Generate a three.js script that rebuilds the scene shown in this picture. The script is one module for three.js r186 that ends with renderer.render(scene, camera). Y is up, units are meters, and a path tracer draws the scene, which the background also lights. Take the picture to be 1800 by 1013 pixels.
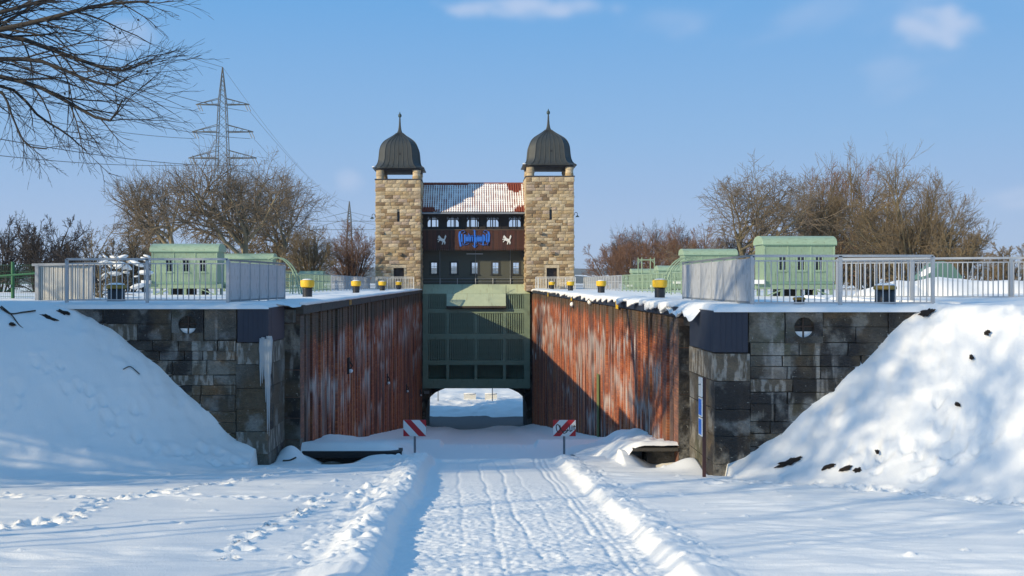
import * as THREE from 'three';
import { mergeGeometries, toCreasedNormals } from 'three/addons/utils/BufferGeometryUtils.js';

// ------------------------------------------------------------------ camera, sky, sun, exposure
const F = 1800, CX = 834, CY = 498, EYE = 0.6;          // the lens: focal length and the point the lock's axis runs to, in photograph pixels
const scene = new THREE.Scene();
const camera = new THREE.PerspectiveCamera(2 * Math.atan(506.5 / F) * 180 / Math.PI, 1800 / 1013, 0.1, 8000);
camera.position.set(0, EYE, 0);
camera.lookAt(0, EYE, -10);
camera.setViewOffset(1800, 1013, 900 - CX, 506.5 - CY, 1800, 1013);
camera.updateProjectionMatrix();

const SUN = new THREE.Vector3(-1, 0.465, 0.6).normalize();
const sun = new THREE.DirectionalLight(new THREE.Color().setRGB(1.0, 0.84, 0.57), 4.6);
sun.position.copy(SUN).multiplyScalar(200).add(new THREE.Vector3(0, 0, -50));
sun.target.position.set(0, 0, -50);
sun.castShadow = true;
sun.shadow.mapSize.set(4096, 4096);
Object.assign(sun.shadow.camera, { left: -130, right: 130, top: 130, bottom: -130, near: 1, far: 500 });
scene.add(sun, sun.target);

const renderer = new THREE.WebGLRenderer({ antialias: true });
renderer.toneMapping = THREE.LinearToneMapping;
renderer.toneMappingExposure = 1.08;
renderer.shadowMap.enabled = true;

// ------------------------------------------------------------------ random numbers and noise
function rng(seed) {
  let s = (seed * 2654435761) >>> 0 || 1;
  return () => { s = (s + 0x6D2B79F5) >>> 0; let t = s; t = Math.imul(t ^ (t >>> 15), t | 1); t ^= t + Math.imul(t ^ (t >>> 7), t | 61); return ((t ^ (t >>> 14)) >>> 0) / 4294967296; };
}
function hash2(x, y) { let h = Math.imul(x | 0, 374761393) ^ Math.imul(y | 0, 668265263); h = Math.imul(h ^ (h >>> 13), 1274126177); return ((h ^ (h >>> 16)) >>> 0) / 4294967296; }
function vnoise(x, y, px = 0, py = 0) {                    // smooth value noise, optionally periodic
  const xi = Math.floor(x), yi = Math.floor(y), fx = x - xi, fy = y - yi;
  const sx = fx * fx * (3 - 2 * fx), sy = fy * fy * (3 - 2 * fy);
  let x0 = xi, x1 = xi + 1, y0 = yi, y1 = yi + 1;
  if (px) { x0 = ((x0 % px) + px) % px; x1 = ((x1 % px) + px) % px; }
  if (py) { y0 = ((y0 % py) + py) % py; y1 = ((y1 % py) + py) % py; }
  const a = hash2(x0, y0), b = hash2(x1, y0), c = hash2(x0, y1), d = hash2(x1, y1);
  return a + (b - a) * sx + (c - a) * sy + (a - b - c + d) * sx * sy;
}
function fbm(x, y, o = 4, px = 0, py = 0) { let v = 0, a = 0.5; for (let i = 0; i < o; i++) { v += a * vnoise(x, y, px, py); x = x * 2 + 17; y = y * 2 + 5; if (px) px *= 2; if (py) py *= 2; a *= 0.5; } return v / (1 - Math.pow(0.5, o)); }
const clamp = (v, a = 0, b = 1) => v < a ? a : v > b ? b : v;
const sstep = (a, b, v) => { const t = clamp((v - a) / (b - a)); return t * t * (3 - 2 * t); };
const lerp = (a, b, t) => a + (b - a) * t;
const X = (u, d) => (u - CX) * d / F, Y = (v, d) => EYE - (v - CY) * d / F;   // photograph pixel at a depth -> metres

// ------------------------------------------------------------------ sky
{
  const W = 1536, H = 768, data = new Float32Array(W * H * 4);
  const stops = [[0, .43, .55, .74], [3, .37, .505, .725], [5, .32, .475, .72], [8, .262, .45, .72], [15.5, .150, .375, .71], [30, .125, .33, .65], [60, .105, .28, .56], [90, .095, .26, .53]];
  for (let j = 0; j < H; j++) {
    const el = ((j + 0.5) / H - 0.5) * 180;
    let c;
    if (el <= 0) c = [.46, .52, .60];
    else { let k = 0; while (stops[k + 1][0] < el) k++; const a = stops[k], b = stops[k + 1], t = (el - a[0]) / (b[0] - a[0]); c = [1, 2, 3].map(i => lerp(a[i], b[i], t)); }
    for (let i = 0; i < W; i++) {
      const az = ((i + 0.5) / W - 0.5) * 2 * Math.PI;          // atan2(z, x)
      const ce = Math.cos(el * Math.PI / 180), dx = ce * Math.cos(az), dz = ce * Math.sin(az), dy = Math.sin(el * Math.PI / 180);
      let cl = 0;
      if (el > 0 && el < 40) {
        const s = 0.16 / (dy + 0.10), n = fbm(dx * s * 9 + 40, dz * s * 5 + 11, 5) ;
        cl = sstep(.66, .90, n) * .55;
        // the few faint wisps that stand in view
        const u = CX + F * dx / -dz, v = CY - F * dy / -dz;
        if (dz < 0) for (const [cu, cv, ru, rv, st] of [[930, 14, 160, 22, .5], [1640, 48, 85, 48, .5], [612, 320, 30, 26, .28], [1010, 12, 90, 20, .4], [230, 65, 60, 30, .3]]) {
          const q = ((u - cu) / ru) ** 2 + ((v - cv) / rv) ** 2;
          if (q < 2) cl = Math.max(cl, st * sstep(1.25, .05, q + 1.6 * (fbm(u / 38, v / 20, 4) - .45)));
        }
      }
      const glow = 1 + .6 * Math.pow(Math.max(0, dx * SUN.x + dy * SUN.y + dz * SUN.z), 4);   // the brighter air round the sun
      const o = (j * W + i) * 4;
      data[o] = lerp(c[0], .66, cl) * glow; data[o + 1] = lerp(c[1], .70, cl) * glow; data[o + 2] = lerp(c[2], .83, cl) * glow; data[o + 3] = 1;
    }
  }
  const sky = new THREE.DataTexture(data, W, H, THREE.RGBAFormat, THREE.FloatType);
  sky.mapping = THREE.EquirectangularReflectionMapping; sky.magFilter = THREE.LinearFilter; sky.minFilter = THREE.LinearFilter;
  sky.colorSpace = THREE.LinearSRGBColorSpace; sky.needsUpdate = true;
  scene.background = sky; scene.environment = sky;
}

// ------------------------------------------------------------------ textures and materials
function tex(w, h, f, srgb = true, repeat = null) {        // f(x, y) -> [r, g, b] linear 0..1 (colour) or a number (height)
  const d = new Uint8Array(w * h * 4);
  for (let y = 0; y < h; y++) for (let x = 0; x < w; x++) {
    const c = f(x, y), o = (y * w + x) * 4;
    if (typeof c === 'number') { d[o] = d[o + 1] = d[o + 2] = clamp(c) * 255; }
    else for (let k = 0; k < 3; k++) { const v = clamp(c[k]); d[o + k] = 255 * (srgb ? (v <= .0031308 ? v * 12.92 : 1.055 * Math.pow(v, 1 / 2.4) - .055) : v); }
    d[o + 3] = 255;
  }
  const t = new THREE.DataTexture(d, w, h);
  t.magFilter = THREE.LinearFilter; t.minFilter = THREE.LinearMipmapLinearFilter; t.generateMipmaps = true;
  t.wrapS = t.wrapT = THREE.RepeatWrapping;
  if (srgb) t.colorSpace = THREE.SRGBColorSpace;
  if (repeat) t.repeat.set(repeat[0], repeat[1]);
  t.needsUpdate = true;
  return t;
}
const mixc = (a, b, t) => [lerp(a[0], b[0], t), lerp(a[1], b[1], t), lerp(a[2], b[2], t)];
const rgb = (r, g, b) => new THREE.Color().setRGB(r, g, b);
function mat(color, roughness = .8, extra = {}) { return new THREE.MeshStandardMaterial({ color: color.isColor ? color : rgb(...color), roughness, metalness: 0, ...extra }); }

const grainBump = tex(512, 512, (x, y) => fbm(x / 8, y / 8, 4, 64, 64), false);
function bumped(repeat) { const t = grainBump.clone(); t.repeat.set(repeat, repeat); t.needsUpdate = true; return t; }
const snowBump = tex(1024, 1024, (x, y) => .55 * fbm(x / 16, y / 16, 4, 64, 64) + .45 * vnoise(x / 3.2, y / 3.2, 320, 320), false);
snowBump.repeat.set(1 / 1.6, 1 / 1.6);
const M = {
  snow: mat([.88, .868, .838], .62, { bumpMap: snowBump, bumpScale: .006 }),
  snowSmooth: mat([.88, .868, .838], .62),
  ice: new THREE.MeshPhysicalMaterial({ color: rgb(.42, .47, .50), roughness: .35, transmission: .25, thickness: .2, ior: 1.31, attenuationColor: rgb(.6, .75, .8), attenuationDistance: .4 }),
  galv: mat([.40, .42, .44], .5, { metalness: .35 }),
  galvDark: mat([.20, .22, .24], .5, { metalness: .3 }),
  white: mat([.62, .62, .60], .55),
  greenLight: null,
  greenRoof: null,
  greenDeep: mat([.17, .29, .20], .5),
  greenFence: mat([.03, .14, .06], .5),
  bollard: mat([.012, .014, .020], .42),
  yellow: mat([.72, .44, .02], .45),
  steel: mat([.016, .022, .040], .62),
  rustIron: mat([.055, .035, .025], .8),
  black: mat([.010, .010, .011], .7),
  glass: mat([.02, .024, .03], .08),
  lead: null,
  wood: mat([.022, .018, .018], .7),
  signRed: mat([.36, .008, .022], .4),
  signWhite: mat([.72, .72, .70], .4),
  blue: mat([.03, .16, .62], .45),
  horse: mat([.74, .74, .70], .5),
  soil: mat([.030, .018, .010], .95, { bumpMap: bumped(3), bumpScale: .02 }),
  twig: mat([.05, .035, .022], .9),
  paving: mat([.022, .022, .024], .6, { bumpMap: bumped(1.2), bumpScale: .02 }),
};
const paintTex = tex(512, 512, (x, y) => { const n = fbm(x / 40, y / 22, 5, 0, 0), r = sstep(.60, .80, fbm(x / 7 + 4, y / 70 + 9, 4)), w = sstep(.64, .8, fbm(x / 24 + 40, y / 24, 4)); return mixc(mixc(mixc([.80, .82, .80], [1, 1, 1], n), [.52, .40, .26], r * .75), [1, 1, .97], w * .5); });
paintTex.repeat.set(.7, .7);
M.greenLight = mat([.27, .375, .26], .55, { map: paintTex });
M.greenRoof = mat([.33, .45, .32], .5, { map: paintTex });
// sandstone of the towers: six tones of one grain
const sandTex = tex(512, 512, (x, y) => { const n = fbm(x / 32, y / 32, 5, 16, 16), s = sstep(.58, .78, fbm(x / 64 + 9, y / 40 + 3, 4, 8, 0)); return mixc(mixc([.86, .83, .78], [1, 1, 1], n), [.42, .36, .30], s * .75); });
const sandBump = tex(512, 512, (x, y) => fbm(x / 24, y / 24, 5, 0, 0), false);
M.sand = [[.55, .43, .265], [.62, .50, .33], [.51, .38, .215], [.47, .37, .25], [.68, .56, .39], [.39, .27, .15], [.27, .19, .115], [.52, .405, .31]].map(c => mat(c, .9, { map: sandTex, bumpMap: sandBump, bumpScale: .03 }));
M.mortar = mat([.52, .45, .33], .95, { bumpMap: bumped(.6), bumpScale: .02 });
M.dressed = mat([.56, .47, .33], .9, { map: sandTex, bumpMap: sandBump, bumpScale: .008 });
M.lead = mat([.058, .062, .058], .5, { map: tex(256, 256, (x, y) => { const n = fbm(x / 16, y / 40, 4, 16, 0); return mixc([.62, .62, .62], [1, 1.0, .97], n); }), metalness: .1 });
M.patina = mat([.03, .055, .055], .45);
// the dark weathered masonry: stains run on from block to block, as they do on the wall
function weathered(seed, w, h) {
  const t = tex(w, h, (x, y) => {
    const X = x / w * 7, Y = y / h * 4.8, q = (fx, fy, k, o = 4) => fbm(X * fx + seed * 17 + k * 29, Y * fy + k * 13 + seed * 5, o);
    let c = mixc([.060, .054, .044], [.150, .138, .112], sstep(.30, .70, q(1.1, 1.3, 1, 5)));
    c = mixc(c, [.115, .075, .035], .7 * sstep(.50, .72, q(1.4, .45, 2)));                    // brown seepage
    c = mixc(c, [.085, .09, .045], .5 * sstep(.56, .74, q(.8, .7, 3)));                      // algae
    c = mixc(c, [.022, .021, .022], .88 * sstep(.50, .66, q(.9, 1.0, 4, 5)));                 // sooty crust
    c = mixc(c, [.235, .23, .21], .75 * sstep(.52, .72, q(2.6, 2.2, 5, 5)));                 // bleached patches
    c = mixc(c, [.36, .345, .31], .75 * sstep(.62, .78, q(5, .8, 6)) * sstep(.45, .62, q(.6, .6, 7)));   // lime runs
    const g = vnoise(X * 46, Y * 46), g2 = fbm(X * 16, Y * 22, 3);
    c = [c[0], c[1], c[2]].map(v => v * (.68 + .42 * g2 + .26 * g));
    if (vnoise(X * 24 + 9, Y * 24 + seed) > .955) c = mixc(c, [.42, .43, .39], .6);            // lichen
    return c;
  });
  t.repeat.set(1 / 7, 1 / 4.8); return t;
}
const wallTex = [weathered(1, 1024, 700), weathered(2, 1024, 700)];
const darkBump = tex(512, 512, (x, y) => .7 * fbm(x / 26, y / 12, 5, 0, 0) + .3 * vnoise(x / 4, y / 3), false);
darkBump.repeat.set(.6, .6);
const tones = [[1, 1, 1], [.88, .88, .90], [1, .95, .88], [1, 1, 1], [.78, .78, .80]];
const darkSet = wallTex.map(t => tones.map(c => mat(c, .9, { map: t, bumpMap: darkBump, bumpScale: .05 })));
M.dark = darkSet[0];
const limeTex = tex(512, 512, (x, y) => { const a = fbm(x / 50, y / 60, 5), b = fbm(x / 20 + 9, y / 70, 4); return mixc(mixc([.07, .062, .05], [.17, .14, .10], a), [.34, .325, .29], .8 * sstep(.48, .70, b)); });
limeTex.repeat.set(.5, .5);
for (const k of darkSet) k[3] = mat([1, 1, 1], .9, { map: limeTex, bumpMap: darkBump, bumpScale: .05 });
M.darkJoint = mat([.062, .056, .048], .95, { bumpMap: bumped(.8), bumpScale: .03 });
M.coping = mat([.10, .088, .075], .9, { map: tex(256, 256, (x, y) => { const n = fbm(x / 20, y / 20, 4, 0, 0); return mixc([.55, .55, .57], [1, .98, .93], n); }), bumpMap: bumped(.9), bumpScale: .02 });

// ------------------------------------------------------------------ object helpers
const taken = {};
function numbered(name) { const n = taken[name] = (taken[name] ?? -1) + 1; return n ? `${name}_${String(n).padStart(3, '0')}` : name; }
function describe(o, label, category, group, kind) { if (label) o.userData.label = label; if (category) o.userData.category = category; if (group) o.userData.group = group; if (kind) o.userData.kind = kind; return o; }
function thing(name, label, category, pos = [0, 0, 0], group, turn = 0) { const g = new THREE.Group(); g.name = numbered(name); g.position.set(...pos); g.rotation.y = turn; scene.add(g); return describe(g, label, category, group); }
function offset(o, v = new THREE.Vector3()) { while (o && o !== scene) { v.add(o.position); o = o.parent; } return v; }
function setup(m) { m.castShadow = m.receiveShadow = true; return m; }
// a part made of geometry given in the scene's own metres
function part(name, geo, material, parent) { const g = Array.isArray(geo) ? merged(geo) : geo; const m = setup(new THREE.Mesh(g, material)); m.name = name; m.position.copy(offset(parent)).negate(); parent.add(m); return m; }
// a part made of geometry given in its parent's metres
function local(name, geo, material, parent, pos) { const g = Array.isArray(geo) ? merged(geo) : geo; const m = setup(new THREE.Mesh(g, material)); m.name = name; if (pos) m.position.set(...pos); parent.add(m); return m; }
function single(name, geo, material, label, category, group, kind) { const g = Array.isArray(geo) ? merged(geo) : geo; const m = setup(new THREE.Mesh(g, material)); m.name = numbered(name); scene.add(m); return describe(m, label, category, group, kind); }
function structure(name, geo, material) { return single(name, geo, material, null, null, null, 'structure'); }
function merged(list) { const keep = list.map(g => { const n = g.index ? g.toNonIndexed() : g; for (const k of Object.keys(n.attributes)) if (!['position', 'normal', 'uv'].includes(k)) n.deleteAttribute(k); return n; }); return mergeGeometries(keep); }
function copyOf(o, label, group) { const c = o.clone(); c.name = numbered(o.name.replace(/_\d{3}$/, '')); scene.add(c); if (label) c.userData = { ...o.userData, label }; if (group) c.userData.group = group; return c; }

// ------------------------------------------------------------------ geometry helpers
function box(x0, x1, y0, y1, z0, z1, ou = 0, ov = 0) {       // corner to corner, uv in metres
  const g = new THREE.BoxGeometry(Math.abs(x1 - x0), Math.abs(y1 - y0), Math.abs(z1 - z0));
  g.translate((x0 + x1) / 2, (y0 + y1) / 2, (z0 + z1) / 2);
  return metreUV(g, ou, ov);
}
function metreUV(g, ou = 0, ov = 0) {
  const p = g.attributes.position, n = g.attributes.normal, uv = g.attributes.uv || new THREE.BufferAttribute(new Float32Array(p.count * 2), 2);
  for (let i = 0; i < p.count; i++) {
    const ax = Math.abs(n.getX(i)), ay = Math.abs(n.getY(i)), az = Math.abs(n.getZ(i));
    if (ax >= ay && ax >= az) uv.setXY(i, p.getZ(i) + ou, p.getY(i) + ov);
    else if (ay >= az) uv.setXY(i, p.getX(i) + ou, p.getZ(i) + ov);
    else uv.setXY(i, p.getX(i) + ou, p.getY(i) + ov);
  }
  g.setAttribute('uv', uv); return g;
}
function bar(p, q, r, sides = 6, r2 = r) {
  const a = new THREE.Vector3(...p), b = new THREE.Vector3(...q), len = a.distanceTo(b);
  const g = new THREE.CylinderGeometry(r2, r, len, sides, 1);
  g.applyQuaternion(new THREE.Quaternion().setFromUnitVectors(new THREE.Vector3(0, 1, 0), b.clone().sub(a).normalize()));
  g.translate((a.x + b.x) / 2, (a.y + b.y) / 2, (a.z + b.z) / 2); return g;
}
function beam(p, q, w, h) {                                   // rectangular bar, h measured upwards (or sideways for uprights)
  const a = new THREE.Vector3(...p), b = new THREE.Vector3(...q), len = a.distanceTo(b), dir = b.clone().sub(a).normalize();
  const g = new THREE.BoxGeometry(w, h, len), m = new THREE.Matrix4().lookAt(new THREE.Vector3(), dir, Math.abs(dir.y) > .95 ? new THREE.Vector3(0, 0, 1) : new THREE.Vector3(0, 1, 0));
  g.applyMatrix4(m); g.translate((a.x + b.x) / 2, (a.y + b.y) / 2, (a.z + b.z) / 2); return g;
}
function pipe(points, r, sides = 6, seg = 24) { return new THREE.TubeGeometry(new THREE.CatmullRomCurve3(points.map(p => new THREE.Vector3(...p))), seg, r, sides); }
function extrude(pts, depth, bevel = 0, holes = []) {
  const s = new THREE.Shape(pts.map(p => new THREE.Vector2(...p)));
  for (const h of holes) s.holes.push(new THREE.Path(h.map(p => new THREE.Vector2(...p))));
  return new THREE.ExtrudeGeometry(s, { depth, bevelEnabled: bevel > 0, bevelThickness: bevel, bevelSize: bevel, bevelOffset: -bevel, bevelSegments: 1, curveSegments: 10 });
}
function sheet(xs, ds, h, uvScale = 1) {                      // height field over sorted x and depth lists (z = -d)
  const nx = xs.length, nd = ds.length, pos = new Float32Array(nx * nd * 3), uv = new Float32Array(nx * nd * 2), idx = new Uint32Array((nx - 1) * (nd - 1) * 6);
  for (let j = 0; j < nd; j++) for (let i = 0; i < nx; i++) { const o = j * nx + i; pos[o * 3] = xs[i]; pos[o * 3 + 1] = typeof h === 'function' ? h(xs[i], ds[j]) : h[o]; pos[o * 3 + 2] = -ds[j]; uv[o * 2] = xs[i] * uvScale; uv[o * 2 + 1] = ds[j] * uvScale; }
  let k = 0;
  for (let j = 0; j < nd - 1; j++) for (let i = 0; i < nx - 1; i++) { const a = j * nx + i, b = a + 1, c = a + nx, d = c + 1; idx[k++] = a; idx[k++] = b; idx[k++] = d; idx[k++] = a; idx[k++] = d; idx[k++] = c; }
  const g = new THREE.BufferGeometry();
  g.setAttribute('position', new THREE.BufferAttribute(pos, 3)); g.setAttribute('uv', new THREE.BufferAttribute(uv, 2)); g.setIndex(new THREE.BufferAttribute(idx, 1));
  g.computeVertexNormals(); return g;
}
function steps(list) { const out = []; for (const [a, b, s] of list) { const n = Math.max(1, Math.round((b - a) / s)); for (let i = 0; i < n; i++) out.push(a + (b - a) * i / n); } out.push(list[list.length - 1][1]); return out; }

// ------------------------------------------------------------------ the lie of the land
const XL = -4.77, XR = 5.23;                                  // chamber walls
const DL = 28.0, DR = 26.2;                                   // where they begin
const WL = 25.4, WR = 22.7;                                   // fronts of the wing walls
const WXL = -5.13, WXR = 5.33;                                // their corners
const GATE = 93.3;
const sideLevel = d => -2.75 - .09 * (d - 12.5);
const pathL = d => -1.05 + .04 * Math.sin(d * .7), pathR = d => 2.22 - .008 * (d - 12.5);
function bankDistance(x, d) {
  let b = -9;
  if (x < 0) b = Math.max((d - x - 30.8) / Math.SQRT2, -15.5 - x);
  if (x > 0) b = Math.max((x + d - 28.3) / Math.SQRT2, x - 15);
  return b + .34 * (fbm(x / 2.0 + 30, d / 2.0, 4) - .5) + .22 * (fbm(x / .5 + 3, d / .5, 3) - .5) * (Math.abs(d - (x < 0 ? WL : WR)) < .7 ? 1 : .25);
}
function frontHeight(x, d) {
  const base = sideLevel(d);
  let h = base;
  const inWay = x > WXL - .25 && x < WXR + .25;
  const b = (inWay && d > 21) ? -9 : bankDistance(x, d);
  // gently drifted plain
  h += .14 * (fbm(x / 3.4 + 3, d / 2.2, 4) - .5) + .11 * (fbm(x / 1.1 + 20, d / .30, 4) - .5) * sstep(.25, .75, fbm(x / 2.5, d / 1.6 + 9, 3)) + .05 * Math.max(0, fbm(x / 1.6 + 60, d / .5 + 4, 3) - .58);
  // ploughed way and its berms
  const l = pathL(d) + .10 * (fbm(d * 1.6, 4, 2) - .5), r = pathR(d) + .10 * (fbm(d * 1.6, 24, 2) - .5);
  const end = sstep(28.4, 27.3, d);
  const bermL = .12 * Math.exp(-(((x - l + .42) / .34) ** 2)) * (.75 + .5 * fbm(d * .9, 60, 3)), bermR = .055 * Math.exp(-(((x - r - .36) / .30) ** 2)) * (.7 + .6 * fbm(d * .9, 80, 3));
  h += (bermL + bermR) * (.35 + .65 * end);
  { const nb = Math.max(Math.exp(-(((x - l + .75) / .6) ** 2)), .7 * Math.exp(-(((x - r - .5) / .4) ** 2))); h += nb * (.10 * (fbm(x / .22 + 5, d / .30, 3) - .5) + .05 * Math.max(0, fbm(x / .09, d / .10 + 7, 2) - .55)); }
  const inside = sstep(l - .22, l + .02, x) * sstep(r + .26, r - .02, x);
  if (inside > 0) {
    let p = base - .11 + .08 * sstep(27.0, 27.75, d) - .18 * sstep(27.75, 28.1, d);
    p += .036 * (fbm(x / .10, d / .085, 3) - .5) * sstep(24, 18, d) + .028 * (vnoise(x / .055 + 7, d / .05) - .5) * sstep(25, 17, d) + .02 * (fbm(x / 1.5, d / .35, 3) - .5);
    for (const [gx, wob, wid, dep] of [[-.15, .03, .035, .010], [.38, .035, .032, .016], [.47, .03, .02, .005], [.80, .06, .035, .016], [1.22, .03, .03, .008], [1.78, .015, .04, .018], [1.92, .015, .04, .016], [2.04, .015, .04, .015]]) {
      const q = (x - gx - wob * Math.sin(d * .55 + gx * 9) - .02 * Math.sin(d * 2.3 + gx * 4) + (gx < 1.5 ? .018 * (d - 13) : .012 * (d - 13))) / wid;
      if (q * q < 9) p -= dep * Math.exp(-q * q) * (.6 + .8 * vnoise(d * 1.5, gx * 30));
    }
    h = lerp(h, p, inside);
  }
  if (b > -1.5) {                                             // banks on both sides
    const e = b > 1 ? b : .25 * (b + 1) ** 2 * (b > -1 ? 1 : 0), rise = x < 0 ? (1.62 - .13 * Math.min(e, 6)) * e : (1.08 + .08 * e) * e;
    const top = (x < 0 ? .13 : .13) + .10 * (fbm(x / 2 + 7, d / 2, 3) - .5) + (x > 0 ? .16 * sstep(11, 17, x) : 0);
    const hb = base + rise + .16 * (fbm(x / 1.8 + 90, d / 1.8, 3) - .5) * sstep(-1, 1, b) + .04 * (fbm(x / .35, d / .35, 3) - .5) + .05 * (fbm(x * .9 + d * .5 + 3, (d - x) * 3.2, 3) - .5);
    const k = .35, m = clamp(.5 + .5 * (top - hb) / k);       // smooth minimum
    const v = lerp(top, hb, m) - k * m * (1 - m);
    h = Math.max(h, Math.min(v, top));
  }
  // under the walls, the plateau and the chamber
  if (x < WXL && x > -11.6 && d > WL + .35) h = -4.6;
  if (x > WXR && x < 11.6 && d > WR + .35) h = -4.6;
  if (inWay && d > 28.2) h = Math.min(h, -4.9);
  if (inWay && (x < -1.5 || x > 3.7)) {                        // drifts and hollows by the sill
    h += .42 * Math.exp(-(((x + 4.85) / .38) ** 2) - (((d - 27.0) / .7) ** 2)) + .26 * Math.exp(-(((x - 5.2) / .55) ** 2) - (((d - 24.7) / .9) ** 2));
    h -= .42 * Math.exp(-(((x + 3.75) / .55) ** 2) - (((d - 27.6) / .9) ** 2)) + .32 * Math.exp(-(((x - 4.65) / .4) ** 2) - (((d - 25.9) / .8) ** 2));
    h += .30 * Math.exp(-(((x - 3.75) / .55) ** 2) - (((d - 26.5) / .7) ** 2));
    h += .10 * Math.exp(-(((x + 2.6) / .7) ** 2) - (((d - 27.4) / .6) ** 2));
  }
  return h;
}
{
  const xs = steps([[-62, -16, 2.2], [-16, -10.4, .16], [-10.4, -2.9, .045], [-2.9, 3.4, .026], [3.4, 12.2, .05], [12.2, 18, .18], [18, 62, 2.2]]);
  const ds = steps([[-30, 8, 1.6], [8, 11.6, .3], [11.6, 15, .03], [15, 20, .042], [20, 28.6, .065], [28.6, 36, .4]]);
  const nx = xs.length, H = new Float32Array(nx * ds.length);
  for (let j = 0; j < ds.length; j++) for (let i = 0; i < nx; i++) H[j * nx + i] = frontHeight(xs[i], ds[j]);
  const find = (a, v) => { let lo = 0, hi = a.length - 1; while (lo < hi) { const m = (lo + hi) >> 1; if (a[m] < v) lo = m + 1; else hi = m; } return lo; };
  function splat(x, d, r, f) { const i0 = find(xs, x - r), i1 = find(xs, x + r), j0 = find(ds, d - r), j1 = find(ds, d + r); for (let j = j0; j < j1; j++) for (let i = i0; i < i1; i++) { const q = Math.hypot(xs[i] - x, ds[j] - d) / r; if (q < 1) H[j * nx + i] += f(q, xs[i] - x, ds[j] - d); } }
  const R = rng(11);
  // clods thrown up on the berms
  for (let k = 0; k < 520; k++) {
    const d = 12 + 15.6 * R(), left = R() < .68, e = left ? pathL(d) - .25 - Math.abs(R() + R() - 1) * 1.3 : pathR(d) + .18 + Math.abs(R() + R() - 1) * .8;
    const r = .02 + .075 * R() * R() * (left ? 1.35 : .8);
    const amp = r * (.25 + .45 * R());
    splat(e, d, r, q => amp * Math.sqrt(1 - q * q));
  }
  // lumps strewn about the plain
  for (let k = 0; k < 260; k++) { const d = 12.2 + 13 * R(), x = (R() < .5 ? -9 + 7 * R() : 3.2 + 7 * R()), r = .02 + .06 * R() * R(); splat(x, d, r, q => r * .8 * Math.sqrt(1 - q * q)); }
  // trodden trails: pits with a raised rim
  function trail(pts, n, spread, seed, deep = .09) {
    const q = rng(seed), c = new THREE.CatmullRomCurve3(pts.map(p => new THREE.Vector3(p[0], 0, p[1])));
    for (let k = 0; k < n; k++) {
      const p = c.getPoint((k + q() * .8) / n), x = p.x + (q() - .5) * spread, d = p.z + (q() - .5) * spread, r = .08 + .12 * q(), dep = deep * (.5 + .8 * q());
      splat(x, d, r * 1.5, (t, a, b) => -dep * Math.exp(-((t * 1.9) ** 2)) + dep * .55 * Math.exp(-(((t - .72) / .16) ** 2)) * (.4 + vnoise(a * 18 + k, b * 18)));
    }
  }
  const G = (u, v) => { let d = 18; for (let k = 0; k < 30; k++) d = (EYE - sideLevel(d)) * F / (v - CY); return [X(u, d), d]; };
  trail([G(-20, 935), G(110, 915), G(190, 885), G(330, 862), G(500, 838)], 46, .35, 21);
  trail([G(-10, 875), G(150, 880), G(330, 872), G(520, 878), G(640, 865)], 34, .5, 22, .05);
  trail([G(380, 985), G(430, 950), G(500, 915), G(580, 880)], 15, .25, 23, .11);
  trail([G(60, 830), G(230, 830), G(400, 824), G(560, 830)], 44, .5, 24, .06);
  trail([G(1240, 848), G(1400, 856), G(1560, 866), G(1700, 880), G(1830, 893)], 70, .7, 25, .055);
  trail([G(1500, 850), G(1620, 856), G(1760, 862)], 50, .8, 26, .05);
  trail([[8.6, 19.6], [9.2, 20.2], [9.6, 21.0], [9.9, 21.8], [10.4, 23]], 30, .35, 27, .04);
  trail([[10.6, 18.8], [11.2, 20], [11.4, 21.4]], 26, .8, 28, .04);
  trail([[-8.4, 23.2], [-8.1, 23.9], [-7.9, 24.5]], 12, .3, 29, .04);
  trail([[-10.8, 21], [-10.5, 21.9], [-10.2, 22.5]], 16, .7, 30, .05);
  const g = sheet(xs, ds, H);
  structure('snow_ground', g, M.snow);
  globalThis.frontSample = (x, d) => { const i = clamp(find(xs, x), 0, nx - 1), j = clamp(find(ds, d), 0, ds.length - 1); return H[j * nx + i]; };
}
const groundAt = globalThis.frontSample;

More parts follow.
